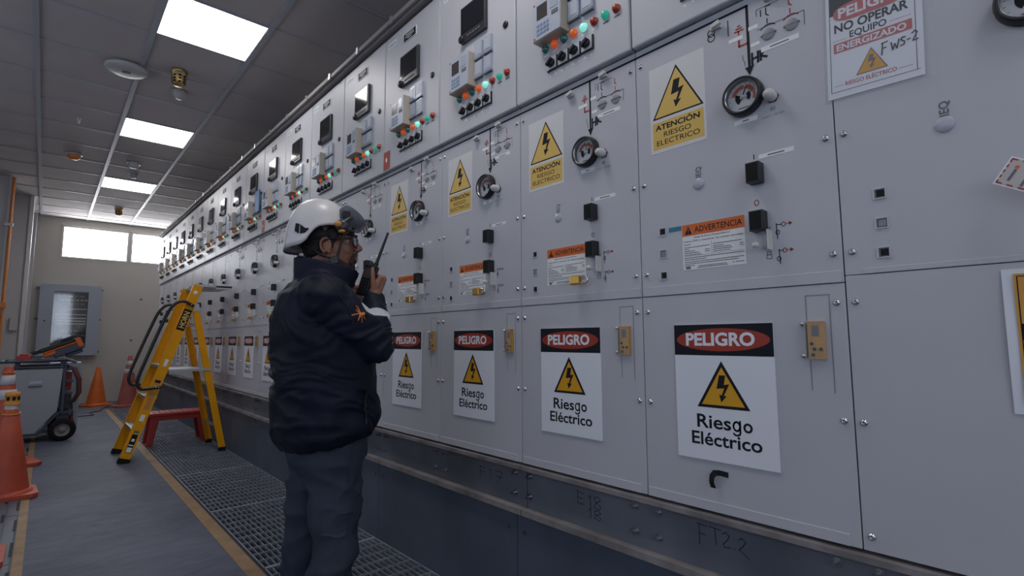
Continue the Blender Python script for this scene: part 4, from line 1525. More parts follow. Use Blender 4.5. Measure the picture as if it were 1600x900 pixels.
b.box((LX(-0.11), yf - 0.012, 0.625), (LX(0.005), yf, 0.637), 'ink_grey')
b.build('side_handle', o)
for y in (yf - 0.05, yb_ + 0.05):
    b = MB()
    wx, wz = LX(0.205), 0.126
    b.lathe([(0.070, -0.04), (0.112, -0.042), (0.125, -0.022), (0.125, 0.022), (0.112, 0.042), (0.070, 0.04)], (wx, y, wz), (0, 1, 0), 'rubber', 32, caps=False)
    w_ = b.build('wheel', o)
    b = MB()
    b.lathe([(0.0705, -0.038), (0.064, -0.038), (0.058, -0.018), (0.034, -0.018), (0.028, -0.034), (0.012, -0.040), (0.0005, -0.040)], (wx, y, wz), (0, 1, 0), 'galvanised_lip', 28, caps=False)
    b.lathe([(0.0705, 0.038), (0.060, 0.014), (0.0005, 0.02)], (wx, y, wz), (0, 1, 0), 'galvanised_lip', 28, caps=False)
    b.build('hub', w_)
b = MB()
b.cyl((LX(0.205), yf - 0.05, 0.126), (LX(0.205), yb_ + 0.05, 0.126), 0.012, 'steel', 10)
b.box((LX(0.15), yf + 0.03, 0.11), (LX(0.26), yb_ - 0.03, 0.31), 'cart_frame')
b.build('axle', o)
b = MB()
for y in (yf + 0.04, yb_ - 0.04):
    b.cyl((LX(-0.20), y - 0.015, 0.04), (LX(-0.20), y + 0.015, 0.04), 0.04, 'rubber', 16)
    b.box((LX(-0.215), y - 0.012, 0.04), (LX(-0.185), y + 0.012, 0.10), 'steel')
b.build('caster', o)
b = MB()
for i, (m, dx) in enumerate((('hose_dark', 0.0), ('hose_red', 0.018), ('hose_dark', 0.030))):
    b.tube([(LX(0.20), -0.18 + 0.05 * i, 0.85), (LX(0.26 + dx), -0.2 + 0.05 * i, 0.82), (LX(0.315 + dx), -0.2 + 0.05 * i, 0.68), (LX(0.32 + dx), -0.2 + 0.05 * i, 0.52), (LX(0.27 + dx), -0.2 + 0.05 * i, 0.42), (LX(0.22), -0.18 + 0.05 * i, 0.40)], 0.013, m, 8)
b.build('hose', o)
b = MB()
b.box((LX(0.20), -0.20, 0.34), (LX(0.27), 0.1, 0.52), 'dark_plastic')
b.box((LX(0.20), -0.15, 0.56), (LX(0.265), 0.1, 0.78), 'hose_red')
b.build('wire_feeder', o, bevel=0.01)
b = MB()
b.cyl((LX(0.285), -0.20, 0.31), (LX(0.29), -0.20, 0.16), 0.015, 'hose_red', 10)
b.cyl((LX(0.285), -0.20, 0.31), (LX(0.275), -0.20, 0.45), 0.010, 'hose_dark', 10)
b.build('torch', o)
tag(o, 'grey welding cart with dark frame and black wheels at the left', 'welding cart')

# tool case leaning on the cart
o = empty('tool_case', (0.165, 8.33, 1.005))
tl = math.radians(24)
ex, ez = Vector((math.cos(tl), 0, math.sin(tl))), Vector((-math.sin(tl), 0, math.cos(tl)))
def tb(bb, u0, u1, w0, w1, v0, v1, m):
    c = ex * ((u0 + u1) / 2) + ez * ((v0 + v1) / 2) + Vector((0, (w0 + w1) / 2, 0))
    bb.obox(c, (ex * ((u1 - u0) / 2), Vector((0, (w1 - w0) / 2, 0)), ez * ((v1 - v0) / 2)), m)
b = MB()
tb(b, -0.09, 0.19, -0.18, 0.18, -0.035, 0.052, 'cart_frame')
tb(b, 0.01, 0.175, -0.16, 0.16, -0.072, -0.034, 'cart_frame')
b.build('case_body', o, bevel=0.012)
b = MB()
tb(b, -0.17, 0.19, -0.185, 0.185, 0.050, 0.070, 'case_orange')
tb(b, 0.150, 0.205, -0.19, 0.19, -0.010, 0.105, 'case_orange')
tb(b, -0.17, -0.06, -0.185, 0.185, 0.010, 0.050, 'case_orange')
b.build('bumper', o, bevel=0.012)
b = MB()
tb(b, -0.19, 0.15, -0.17, 0.17, 0.072, 0.118, 'black_plastic')
tb(b, -0.25, -0.16, -0.13, 0.13, 0.076, 0.112, 'black_plastic')
tb(b, 0.02, 0.20, -0.13, 0.13, 0.120, 0.150, 'dark_plastic')
b.build('lid', o, bevel=0.012)
tag(o, 'black and orange power case tilted on top of the welding cart', 'tool case')
b = MB()
b.box((-0.07, -0.1, 0), (0.05, 0.1, 0.055), 'stool_red')
b.box((-0.05, -0.08, 0.055), (0.03, 0.08, 0.075), 'stool_red')
tag(b.build('red_case', loc=(-0.16, 8.30, 0.9165), bevel=0.01), 'small red case lying on the rail of the welding cart', 'case')

b = MB()
b.box((0.06, 8.90, 0.0), (0.375, 9.25, 0.86), 'enclosure_grey')
for i in range(9):
    b.box((0.075 + 0.034 * i, 8.892, 0.05), (0.091 + 0.034 * i, 8.90, 0.82), 'enclosure_grey')
tag(b.build('equipment_box', bevel=0.004), 'pale ribbed box standing behind the welding cart', 'box')

# extension cord on the floor
b = MB()
b.tube([(0.30, 10.0, 0.006), (0.42, 10.3, 0.006), (0.62, 10.35, 0.006), (0.60, 10.75, 0.006), (0.74, 10.9, 0.006), (0.80, 11.3, 0.006), (1.0, 11.75, 0.006), (1.35, 11.9, 0.006)], 0.008, 'hose_dark', 6)
tag(b.build('extension_cord'), 'dark cord lying on the floor between the welding cart and the far cones', 'cord')

# ------------------------------------------------------------------ red step stool
o = empty('step_stool', (1.165, 7.03, 0))
b = MB()
b.box((-0.265, -0.15, 0.305), (0.265, 0.15, 0.345), 'stool_red')
b.build('top', o, bevel=0.012)
b = MB()
for i in range(4):
    for j in range(9):
        b.box((-0.235 + 0.055 * j, -0.115 + 0.062 * i, 0.345), (-0.205 + 0.055 * j, -0.075 + 0.062 * i, 0.3475), 'stool_red')
b.build('tread_pattern', o)
for sx in (-1, 1):
    for sy in (-1, 1):
        b = MB()
        a0, a1 = 0.255, 0.285
        vs = []
        for z, xo, xi, yo, yi in ((0.308, 0.255, 0.175, 0.145, 0.085), (0.0, 0.290, 0.235, 0.165, 0.115)):
            vs += [(sx * xi, sy * yi, z), (sx * xo, sy * yi, z), (sx * xo, sy * yo, z), (sx * xi, sy * yo, z)]
        b.add(vs, [(0, 1, 2, 3), (7, 6, 5, 4), (0, 4, 5, 1), (1, 5, 6, 2), (2, 6, 7, 3), (3, 7, 4, 0)], 'stool_red')
        b.build('leg', o, bevel=0.006)
b = MB()
for sy in (-1, 1):
    b.box((-0.20, sy * 0.14 - 0.004, 0.265), (0.20, sy * 0.14 + 0.004, 0.306), 'stool_red')
b.build('apron', o)
tag(o, 'red plastic step stool standing on the grating behind the yellow ladder', 'step stool')

# ------------------------------------------------------------------ yellow platform ladder
o = empty('platform_ladder', (1.0, 6.4, 0))
lx = lambda x: x - 1.0
ly = lambda y: y - 6.4
FA, FT_ = (0.605, 0.0), (1.140, 1.700)      # front rail axis in x, z
dv = Vector((FT_[0] - FA[0], 0, FT_[1] - FA[1]))
dn = dv.normalized()
nx = Vector((dn.z, 0, -dn.x))
def fp(t, off=0.0, y=0.0):
    p = Vector((FA[0], 0, FA[1])) + dn * t + nx * off
    return Vector((lx(p.x), y, p.z))
FL = dv.length
rails = (ly(6.1), ly(6.70))
for i, y in enumerate(rails):
    b = MB()
    inn = 1 if i == 0 else -1
    hw = 0.043
    z0 = 0.03
    b.obox(fp((z0 + FL) / 2, 0, y), (nx * hw, Vector((0, 0.003, 0)), dn * ((FL - z0) / 2)), 'ladder_yellow')
    for s in (-1, 1):
        b.obox(fp((z0 + FL) / 2, s * (hw - 0.003), y + inn * 0.015), (nx * 0.003, Vector((0, 0.015, 0)), dn * ((FL - z0) / 2)), 'ladder_yellow')
    b.build('front_rail', o)
    b = MB()
    b.obox(fp(0.022, 0, y + inn * 0.012), (nx * 0.048, Vector((0, 0.020, 0)), dn * 0.024), 'rubber')
    b.build('rubber_foot', o)
b = MB()
fsd = lambda u, v, l=0: fp(u, v, rails[0] - 0.0036 - 0.0003 * l)
def plate(bb, t0, t1, w0, w1, m, l=0):
    bb.poly([fsd(t0, w0, l), fsd(t1, w0, l), fsd(t1, w1, l), fsd(t0, w1, l)], m)
plate(b, 1.30, 1.52, -0.036, 0.036, 'ink_black')
V, Fc = glyphs('HORN', 0.03)
xs = [v[0] for v in V]
sc = 0.170 / (max(xs) - min(xs))
b.add([fsd(1.325 + (v[0] - min(xs)) * sc, 0.024 - v[1] * 0.068, 1) for v in V], Fc, 'sticker_yellow')
plate(b, 0.10, 0.27, -0.022, 0.026, 'ink_black')
plate(b, 0.105, 0.15, -0.018, 0.022, 'label_white', 1)
plate(b, 0.205, 0.23, -0.010, 0.014, 'label_white', 1)
plate(b, 0.165, 0.175, -0.018, 0.022, 'label_white', 1)
plate(b, 0.28, 0.305, -0.020, 0.024, 'ink_grey')
plate(b, 0.395, 0.455, -0.018, 0.018, 'label_white')
plate(b, 0.50, 0.80, -0.026, 0.026, 'cap_yellow')
plate(b, 0.765, 0.79, -0.024, 0.024, 'ink_black', 1)
plate(b, 0.68, 0.74, -0.018, 0.018, 'sticker_yellow', 1)
for i in range(7):
    plate(b, 0.52 + 0.02 * i, 0.524 + 0.02 * i, -0.020, 0.020, 'ink_grey', 1)
plate(b, 0.93, 1.0, -0.014, 0.016, 'label_white')
b.build('rail_labels', o, label='black and white printed stickers on the rail, one reading HORN')
for i, t in enumerate((0.31, 0.62, 0.93)):
    c = fp(t, 0.0, 0)
    b = MB()
    b.box((c.x - 0.04, rails[0] + 0.003, c.z - 0.012), (c.x + 0.05, rails[1] - 0.003, c.z + 0.012), 'aluminium')
    for q in range(5):
        b.box((c.x - 0.034 + 0.016 * q, rails[0] + 0.003, c.z + 0.012), (c.x - 0.028 + 0.016 * q, rails[1] - 0.003, c.z + 0.016), 'aluminium')
    b.build('step', o)
b = MB()
b.box((lx(0.925), rails[0] + 0.004, 0.828), (lx(1.285), rails[1] - 0.004, 0.852), 'aluminium')
b.box((lx(0.93), rails[0] + 0.004, 0.805), (lx(0.95), rails[1] - 0.004, 0.83), 'aluminium')
b.build('platform', o)
b = MB()
b.box((lx(1.13), rails[0] - 0.002, 1.690), (lx(1.45), rails[1] + 0.002, 1.712), 'aluminium')
b.box((lx(1.30), rails[0] - 0.002, 1.672), (lx(1.45), rails[0] + 0.010, 1.705), 'aluminium')
b.box((lx(1.13), rails[0] + 0.01, 1.676), (lx(1.18), rails[1] - 0.01, 1.692), 'aluminium')
b.build('tool_tray', o)
b = MB()
c = fp(1.70, 0, rails[0] - 0.004)
b.lathe([(0.020, 0), (0.019, 0.004), (0.0005, 0.005)], c, (0, -1, 0), 'label_white', 18)
b.build('badge', o)
for y, xf in ((ly(6.12), 1.435), (ly(6.72), 1.435)):
    p0, p1 = Vector((lx(xf), y, 0.03)), Vector((lx(1.130), y, 1.46))
    d = (p1 - p0)
    n_ = Vector((d.z, 0, -d.x)).normalized()
    inn = 1 if y < 0 else -1
    b = MB()
    b.obox((p0 + p1) / 2, (n_ * 0.030, Vector((0, 0.003, 0)), d / 2), 'ladder_yellow')
    b.obox((p0 + p1) / 2 + n_ * 0.028 + Vector((0, inn * 0.012, 0)), (n_ * 0.003, Vector((0, 0.012, 0)), d / 2), 'ladder_yellow')
    b.obox((p0 + p1) / 2 - n_ * 0.028 + Vector((0, inn * 0.012, 0)), (n_ * 0.003, Vector((0, 0.012, 0)), d / 2), 'ladder_yellow')
    b.build('rear_rail', o)
    b = MB()
    b.obox(p0 + Vector((0, 0.006, -0.010)), (Vector((0.032, 0, 0)), Vector((0, 0.020, 0)), Vector((0, 0, 0.018))), 'rubber')
    b.build('rubber_foot', o)
    b = MB()
    b.obox(p1 + d.normalized() * 0.012 + Vector((0, -0.004, 0)), (n_ * 0.034, Vector((0, 0.006, 0)), d.normalized() * 0.035), 'aluminium')
    b.build('hinge_bracket', o)
b = MB()
for z in (0.25, 0.85, 1.30):
    x = 1.435 - (z - 0.03) / 1.43 * 0.305
    b.box((lx(x) - 0.012, ly(6.12), z - 0.012), (lx(x) + 0.012, ly(6.72), z + 0.012), 'aluminium')
b.build('cross_brace', o)
# black tubular handrails on the climbing side
for y in (ly(6.06), ly(6.74)):
    b = MB()
    ctrl = [fp(1.56, 0.03, y), fp(1.58, -0.06, y), fp(1.55, -0.12, y), fp(1.46, -0.155, y), fp(1.30, -0.165, y), fp(1.0, -0.170, y), fp(0.80, -0.170, y), fp(0.725, -0.158, y), fp(0.685, -0.130, y), fp(0.68, -0.10, y), fp(0.70, -0.045, y), fp(0.735, 0.035, y)]
    P = []
    for i in range(len(ctrl) - 1):
        a, b1_, c1, d1 = ctrl[max(i - 1, 0)], ctrl[i], ctrl[i + 1], ctrl[min(i + 2, len(ctrl) - 1)]
        for q in range(5):
            t = q / 5
            P.append(0.5 * ((2 * b1_) + (c1 - a) * t + (2 * a - 5 * b1_ + 4 * c1 - d1) * t * t + (3 * b1_ - a - 3 * c1 + d1) * t ** 3))
    P.append(ctrl[-1])
    b.tube(P, 0.0155, 'black_plastic', 10)
    hr = b.build('handrail', o)
    b = MB()
    s = -1 if y < 0 else 1
    for t, off in ((1.565, 0.0), (1.56, 0.03), (0.72, 0.0), (0.729, 0.02)):
        b.lathe([(0.006, 0), (0.005, 0.004), (0.0003, 0.005)], fp(t, off, y + s * 0.0155), (0, s, 0), 'chrome', 8)
    b.build('rivet', hr)
tag(o, 'yellow fibreglass platform ladder with black handrails standing across the grating', 'ladder')

# ------------------------------------------------------------------ the man
PX, PY = 0.88, 2.164
PSI = math.radians(-11.85)
man = empty('person_placeholder', (0, 0, 0))
bpy.data.objects.remove(man)


def remesh(mb_, name, voxel, smooth, matn, disp=None, parent=None, sub=0):
    tmp = mb_.build('tmp')
    md = tmp.modifiers.new('r', 'REMESH')
    md.mode = 'VOXEL'
    md.voxel_size = voxel
    if smooth:
        ms = tmp.modifiers.new('s', 'SMOOTH')
        ms.factor = 0.5
        ms.iterations = smooth
    dg = bpy.context.evaluated_depsgraph_get()
    me = bpy.data.meshes.new_from_object(tmp.evaluated_get(dg))
    bpy.data.objects.remove(tmp)
    me.name = name
    me.materials.clear()
    me.materials.append(MATS[matn])
    n_ = len(me.vertices)
    if disp:
        co = np.empty(n_ * 3)
        me.vertices.foreach_get('co', co)
        no = np.empty(n_ * 3)
        me.vertices.foreach_get('normal', no)
        co = co.reshape(-1, 3)
        no = no.reshape(-1, 3)
        for i in range(n_):
            co[i] += no[i] * disp(Vector(co[i]), Vector(no[i]))
        me.vertices.foreach_set('co', co.ravel())
        me.update()
    me.polygons.foreach_set('use_smooth', [True] * len(me.polygons))
    ob = bpy.data.objects.new(name, me)
    COL.objects.link(ob)
    if parent is not None:
        ob.parent = parent
    return ob


def ring_loft(bb, rings, m, n=40, exp=2.3, slope=0.0):
    vs, fs = [], []
    for (z, cx, a, c) in rings:
        for i in range(n):
            t = 2 * PI * i / n
            ct, st = math.cos(t), math.sin(t)
            vs.append((cx + a * math.copysign(abs(ct) ** (2 / exp), ct), c * math.copysign(abs(st) ** (2 / exp), st), z + slope * max(0.0, 0.95 - z) * ct))
    for k in range(len(rings) - 1):
        for i in range(n):
            j = (i + 1) % n
            fs.append((k * n + i, k * n + j, (k + 1) * n + j, (k + 1) * n + i))
    fs.append(tuple(range(n - 1, -1, -1)))
    L = (len(rings) - 1) * n
    fs.append(tuple(range(L, L + n)))
    bb.add(vs, fs, m)


# head frame: turned towards the camera relative to the body, pitched up a little
HT = math.radians(-20)
hf, hl, hu = Vector((math.cos(HT), math.sin(HT), 0)), Vector((-math.sin(HT), math.cos(HT), 0)), Vector((0, 0, 1))
pt = math.radians(4)
hf, hu = (hf * math.cos(pt) + hu * math.sin(pt)), (hu * math.cos(pt) - hf * math.sin(pt))
HC = Vector((0.006, 0.0, 1.545))
HR = Matrix((hf, hl, hu)).transposed()


def hp(x, y, z):
    """head point: x forward, y left, z up from eye level at the ears"""
    return HC + hf * x + hl * y + hu * z


# radio frame
RC = Vector((0.166, -0.030, 1.395))
rn = Vector((-0.80, -0.58, 0.0)).normalized()
rt_ = Vector((0.25, -0.10, 0.96)).normalized()
rn = (rn - rt_ * rn.dot(rt_)).normalized()
rw = rt_.cross(rn) * -1.0
if rw.y > 0:
    rw = -rw


def rp(w, n_, t):
    return RC + rw * w + rn * n_ + rt_ * t


SH_R, EL_R = Vector((-0.05, -0.205, 1.305)), Vector((0.150, -0.215, 1.115))
WR_R = rp(0.052, -0.012, -0.088)
SH_L, EL_L, WR_L = Vector((-0.05, 0.205, 1.305)), Vector((0.14, 0.25, 1.11)), Vector((0.150, 0.085, 1.285))

bm_ = MB()
K = 'skin'
# cranium and face
bm_.ball(hp(-0.022, 0, 0.040), (0.098, 0.076, 0.092), K, 24, 16, HR)
bm_.ball(hp(0.030, 0, -0.030), (0.070, 0.062, 0.090), K, 24, 16, HR)
bm_.ball(hp(0.058, 0, -0.094), (0.040, 0.038, 0.030), K, 16, 10, HR)
for s in (-1, 1):
    bm_.capsule(hp(0.000, s * 0.052, -0.070), hp(0.055, s * 0.028, -0.100), 0.022, 0.020, K)
    bm_.ball(hp(0.064, s * 0.034, -0.030), (0.028, 0.024, 0.030), K, 14, 10, HR)
    bm_.capsule(hp(0.088, s * 0.012, 0.022), hp(0.076, s * 0.046, 0.020), 0.011, 0.010, K)
    bm_.ball(hp(0.112, s * 0.012, -0.034), 0.0095, K, 10, 8)
    # ear: helix ring, concha plate, lobe
    ring = []
    for q in range(13):
        t = math.radians(-75 + 290 * q / 12)
        ring.append(hp(0.000 - 0.019 * math.cos(t) * 1.0 - 0.004, s * (0.076 + 0.006 + 0.006 * math.cos(t + 0.3)), -0.018 + 0.031 * math.sin(t)))
    for a, c in zip(ring[:-1], ring[1:]):
        bm_.capsule(a, c, 0.0055, 0.0055, K, 8)
    bm_.ball(hp(-0.004, s * 0.073, -0.018), (0.018, 0.006, 0.029), K, 14, 10, HR)
    bm_.ball(hp(0.008, s * 0.074, -0.044), (0.010, 0.006, 0.011), K, 10, 8, HR)
bm_.capsule(hp(0.094, 0, 0.016), hp(0.122, 0, -0.026), 0.010, 0.0135, K)
bm_.ball(hp(0.104, 0, -0.058), (0.012, 0.023, 0.0075), K, 14, 8, HR)
bm_.ball(hp(0.101, 0, -0.072), (0.012, 0.021, 0.008), K, 14, 8, HR)
bm_.capsule(Vector((-0.035, 0, 1.33)), hp(-0.030, 0, -0.05), 0.060, 0.056, K)
# body core under the clothes
bm_.capsule(Vector((-0.03, -0.12, 1.30)), Vector((-0.03, 0.12, 1.30)), 0.055, 0.055, K)
bm_.capsule(Vector((-0.03, 0, 1.33)), Vector((0.0, 0, 0.85)), 0.10, 0.11, K)
for (sh, el, wr) in ((SH_R, EL_R, WR_R), (SH_L, EL_L, WR_L)):
    bm_.capsule(sh, el, 0.045, 0.038, K)
    bm_.capsule(el, wr, 0.036, 0.025, K)
    bm_.capsule(Vector((-0.03, sh.y * 0.5, 1.31)), sh, 0.05, 0.046, K)
for s in (-1, 1):
    bm_.capsule(Vector((0.0, s * 0.08, 0.84)), Vector((0.015, s * 0.10, 0.46)), 0.075, 0.050, K)
    bm_.capsule(Vector((0.015, s * 0.10, 0.46)), Vector((-0.01, s * 0.11, 0.10)), 0.048, 0.036, K)
    bm_.capsule(Vector((-0.01, s * 0.11, 0.075)), Vector((0.13, s * 0.125, 0.050)), 0.034, 0.026, K)
# right hand closed round the radio
pal = [rp(0.050, -0.010, -0.055), rp(0.052, -0.018, 0.022)]
bm_.capsule(WR_R, rp(0.050, -0.010, -0.050), 0.025, 0.026, K)
bm_.capsule(rp(0.046, 0.002, -0.046), rp(0.050, -0.012, 0.020), 0.018, 0.014, K)
bm_.capsule(rp(0.052, -0.020, -0.052), rp(0.056, -0.030, 0.022), 0.019, 0.0135, K)
for i, t in enumerate((0.030, 0.009, -0.012, -0.032)):
    L = (1.0, 1.06, 1.0, 0.84)[i]
    r = (0.0088, 0.0092, 0.0088, 0.0078)[i]
    k0 = rp(0.055, -0.028, t)
    k1 = rp(0.055 - 0.040 * L, -0.0365, t + 0.002)
    k2 = rp(0.055 - 0.068 * L, -0.031, t + 0.003)
    k3 = rp(0.055 - 0.090 * L, -0.012, t + 0.003)
    bm_.capsule(rp(0.052, -0.020, t * 0.7 - 0.015), k0, 0.0120, r * 1.22, K)
    bm_.capsule(k0, k1, r * 1.18, r * 1.05, K)
    bm_.capsule(k1, k2, r * 1.05, r * 0.97, K)
    bm_.capsule(k2, k3, r * 0.97, r * 0.85, K)
bm_.capsule(rp(0.048, 0.004, -0.040), rp(0.0435, 0.0165, -0.006), 0.0150, 0.0115, K)
bm_.capsule(rp(0.0435, 0.0165, -0.006), rp(0.035, 0.0245, 0.026), 0.0115, 0.0102, K)
bm_.capsule(rp(0.035, 0.0245, 0.026), rp(0.027, 0.0275, 0.050), 0.0102, 0.0080, K)
# left hand, lightly curled below the radio
LH = WR_L
ld = (RC + Vector((-0.03, 0.03, -0.05)) - LH).normalized()
lz = Vector((0, 0, 1))
lside = ld.cross(lz).normalized()
bm_.capsule(LH, LH + ld * 0.05, 0.024, 0.024, K)
for i in range(4):
    oz_ = lz * (0.026 - 0.017 * i)
    a0 = LH + ld * 0.055 + oz_
    a1 = a0 + ld * 0.030 + lside * 0.006
    a2 = a1 + ld * 0.008 - lside * -0.024
    a3 = a2 - ld * 0.018 + lside * 0.006
    r = 0.0088 - 0.0005 * i
    bm_.capsule(LH + ld * 0.03 + oz_ * 0.7, a0, 0.011, r * 1.2, K)
    bm_.capsule(a0, a1, r * 1.15, r, K)
    bm_.capsule(a1, a2, r, r * 0.95, K)
    bm_.capsule(a2, a3, r * 0.95, r * 0.8, K)
bm_.capsule(LH + ld * 0.015 + lz * 0.014, LH + ld * 0.045 + lz * 0.036, 0.014, 0.0105, K)
bm_.capsule(LH + ld * 0.045 + lz * 0.036, LH + ld * 0.072 + lz * 0.030 + lside * 0.012, 0.0105, 0.008, K)
man = remesh(bm_, 'person', 0.0032, 5, 'skin')
man.location = (PX, PY, 0.0)
man.rotation_euler = (0, 0, PSI)
tag(man, 'person in white helmet, navy jacket and slate trousers holding a radio before the cabinets', 'person')

# ---------------- hair, beard, face details
b = MB()
def shell_patch(bb, cond, c, rad, m, off, nu=40, nv=26):
    vs = {}
    for j in range(nv + 1):
        for i in range(nu):
            t, q = PI * j / nv, 2 * PI * i / nu
            d = Vector((math.sin(t) * math.cos(q), math.sin(t) * math.sin(q), math.cos(t)))
            vs[(i, j)] = d
    for j in range(nv):
        for i in range(nu):
            k2 = (i + 1) % nu
            quad = [vs[(i, j)], vs[(i, j + 1)], vs[(k2, j + 1)], vs[(k2, j)]]
            mid = sum(quad, Vector()) / 4
            if cond(mid):
                ou = [c(Vector((q_.x * (rad[0] + off), q_.y * (rad[1] + off), q_.z * (rad[2] + off)))) for q_ in quad]
                bb.add(ou, [(0, 1, 2, 3)], m, True)
b.ball(hp(-0.036, 0, 0.030), (0.092, 0.080, 0.094), 'hair', 28, 18, HR)
b.ball(hp(-0.052, 0, -0.022), (0.060, 0.068, 0.060), 'hair', 24, 14, HR)
for s in (-1, 1):
    b.ball(hp(0.020, s * 0.066, 0.030), (0.030, 0.012, 0.034), 'hair', 14, 10, HR)
    b.capsule(hp(0.022, s * 0.068, 0.010), hp(0.020, s * 0.066, -0.022), 0.009, 0.006, 'hair', 10)
hair = remesh(b, 'hair', 0.005, 2, 'hair', parent=man)
b = MB()
b.ball(hp(0.066, 0, -0.106), (0.037, 0.036, 0.024), 'beard', 18, 12, HR)
b.ball(hp(0.099, 0, -0.082), (0.010, 0.014, 0.009), 'beard', 12, 8, HR)
b.capsule(hp(0.108, -0.020, -0.050), hp(0.108, 0.020, -0.050), 0.0065, 0.0065, 'beard', 10)
for s in (-1, 1):
    b.capsule(hp(0.105, s * 0.020, -0.052), hp(0.088, s * 0.030, -0.088), 0.0075, 0.010, 'beard', 10)
    b.capsule(hp(0.020, s * 0.056, -0.080), hp(0.062, s * 0.032, -0.106), 0.0190, 0.0190, 'beard', 12)
remesh(b, 'beard', 0.004, 2, 'beard', parent=man)
for s in (-1, 1):
    b = MB()
    b.ball(hp(0.0745, s * 0.033, 0.0), 0.0120, 'eye_white', 14, 10)
    b.ball(hp(0.0815, s * 0.033, 0.0), 0.0062, 'ink_black', 10, 8)
    b.build('eye', man)
    b = MB()
    b.tube([hp(0.097, s * 0.014, 0.024), hp(0.094, s * 0.034, 0.029), hp(0.078, s * 0.054, 0.024)], 0.004, 'hair', 6)
    b.build('eyebrow', man)
# spectacles
b = MB()
for s in (-1, 1):
    pts = [hp(0.114 - 0.012 * ((abs(y)) / 0.058) ** 2, s * y, z) for y, z in ((0.010, 0.016), (0.030, 0.020), (0.054, 0.018), (0.058, 0.004), (0.054, -0.016), (0.036, -0.024), (0.016, -0.020), (0.010, -0.006), (0.010, 0.016))]
    b.tube(pts, 0.0036, 'black_plastic', 6)
    b.tube([hp(0.102, s * 0.058, 0.012), hp(0.070, s * 0.079, 0.010), hp(0.010, s * 0.082, 0.008), hp(-0.012, s * 0.080, -0.004)], 0.0032, 'black_plastic', 6)
b.tube([hp(0.114, -0.012, 0.010), hp(0.117, 0, 0.013), hp(0.114, 0.012, 0.010)], 0.003, 'black_plastic', 6)
sp = b.build('spectacles', man)
b = MB()
for s in (-1, 1):
    pts = [hp(0.1135 - 0.012 * ((abs(y)) / 0.058) ** 2, s * y, z) for y, z in ((0.010, 0.014), (0.030, 0.018), (0.054, 0.016), (0.057, 0.004), (0.053, -0.014), (0.036, -0.022), (0.016, -0.018))]
    b.prism(pts, hf * 0.001, 'lens')
b.build('lenses', sp)

# ---------------- jacket
b = MB()
J = 'jacket_navy'
ring_loft(b, [(0.725, 0.016, 0.165, 0.205), (0.74, 0.016, 0.186, 0.228), (0.77, 0.014, 0.204, 0.248), (0.83, 0.010, 0.210, 0.256), (0.95, 0.004, 0.208, 0.256), (1.06, -0.004, 0.206, 0.258),
              (1.16, -0.016, 0.200, 0.258), (1.25, -0.028, 0.182, 0.244), (1.32, -0.038, 0.150, 0.210), (1.37, -0.036, 0.112, 0.150), (1.395, -0.034, 0.08, 0.09)], J, slope=0.12)
# yoke over the shoulders
for (sh, el, wr, w_) in ((SH_R, EL_R, WR_R, rp(0.052, -0.012, -0.072)), (SH_L, EL_L, WR_L, WR_L + Vector((0.004, -0.01, 0.012)))):
    b.capsule(Vector((-0.045, sh.y * 0.35, 1.335)), sh + Vector((0, 0, -0.005)), 0.085, 0.092, J, 20)
    b.capsule(sh + Vector((0.0, 0, -0.012)), sh + (el - sh) * 0.5 + Vector((0, 0, -0.005)), 0.098, 0.088, J, 20)
    b.capsule(sh + (el - sh) * 0.5 + Vector((0, 0, -0.005)), el, 0.088, 0.074, J, 20)
    b.capsule(el, el + (w_ - el) * 0.5, 0.074, 0.062, J, 20)
    b.capsule(el + (w_ - el) * 0.5, w_, 0.062, 0.042, J, 20)
# stand collar
NC = 44
vs, fs = [], []
for i in range(NC):
    t = 2 * PI * i / NC
    c, s_ = math.cos(t), math.sin(t)
    ztop = 1.452 - 0.026 * c
    for (rx, ry, z, cxo) in ((0.118, 0.112, 1.335, -0.018), (0.124, 0.112, 1.385, -0.008), (0.136, 0.110, ztop, -0.001), (0.116, 0.094, ztop + 0.002, -0.001), (0.108, 0.092, 1.36, -0.012)):
        vs.append((cxo + rx * c, ry * s_, z))
for i in range(NC):
    j = (i + 1) % NC
    for k in range(5):
        k2 = (k + 1) % 5
        fs.append((i * 5 + k, j * 5 + k, j * 5 + k2, i * 5 + k2))
b.add(vs, fs, J)


def jdisp(p, n_):
    q = Vector((p.x * 1.0, p.y * 1.0, p.z * 2.3))
    a = noise.noise(q * 7.0)
    c = noise.noise(Vector((p.x * 3, p.y * 3, p.z * 9 + 2.5 * noise.noise(p * 5))) * 1.6 + Vector((7, 3, 1)))
    e = noise.noise(Vector((p.x * 5 + p.z * 4, p.y * 5, p.z * 13)) + Vector((4, 0, 2)))
    d = 0.006 * a + 0.0095 * (1 - abs(c) * 2.2) + 0.006 * (1 - abs(e) * 3)
    # pleats at the inside of the elbow and gathers at the hem
    d -= 0.008
    if p.z < 0.78:
        d += 0.002
        d += 0.0016 * math.sin(math.atan2(p.y, p.x) * 19 + 4 * a) * (0.78 - p.z) / 0.08
    if p.z > 1.37:
        d *= 0.25
    return d


jk = remesh(b, 'jacket', 0.0065, 4, 'jacket_navy', jdisp, man)

dgm = jk.data
bv = BVHTree.FromPolygons([v.co.copy() for v in dgm.vertices], [tuple(p.vertices) for p in dgm.polygons])


def snap(p, off):
    loc, n_, _, _ = bv.find_nearest(p)
    return loc + n_ * off


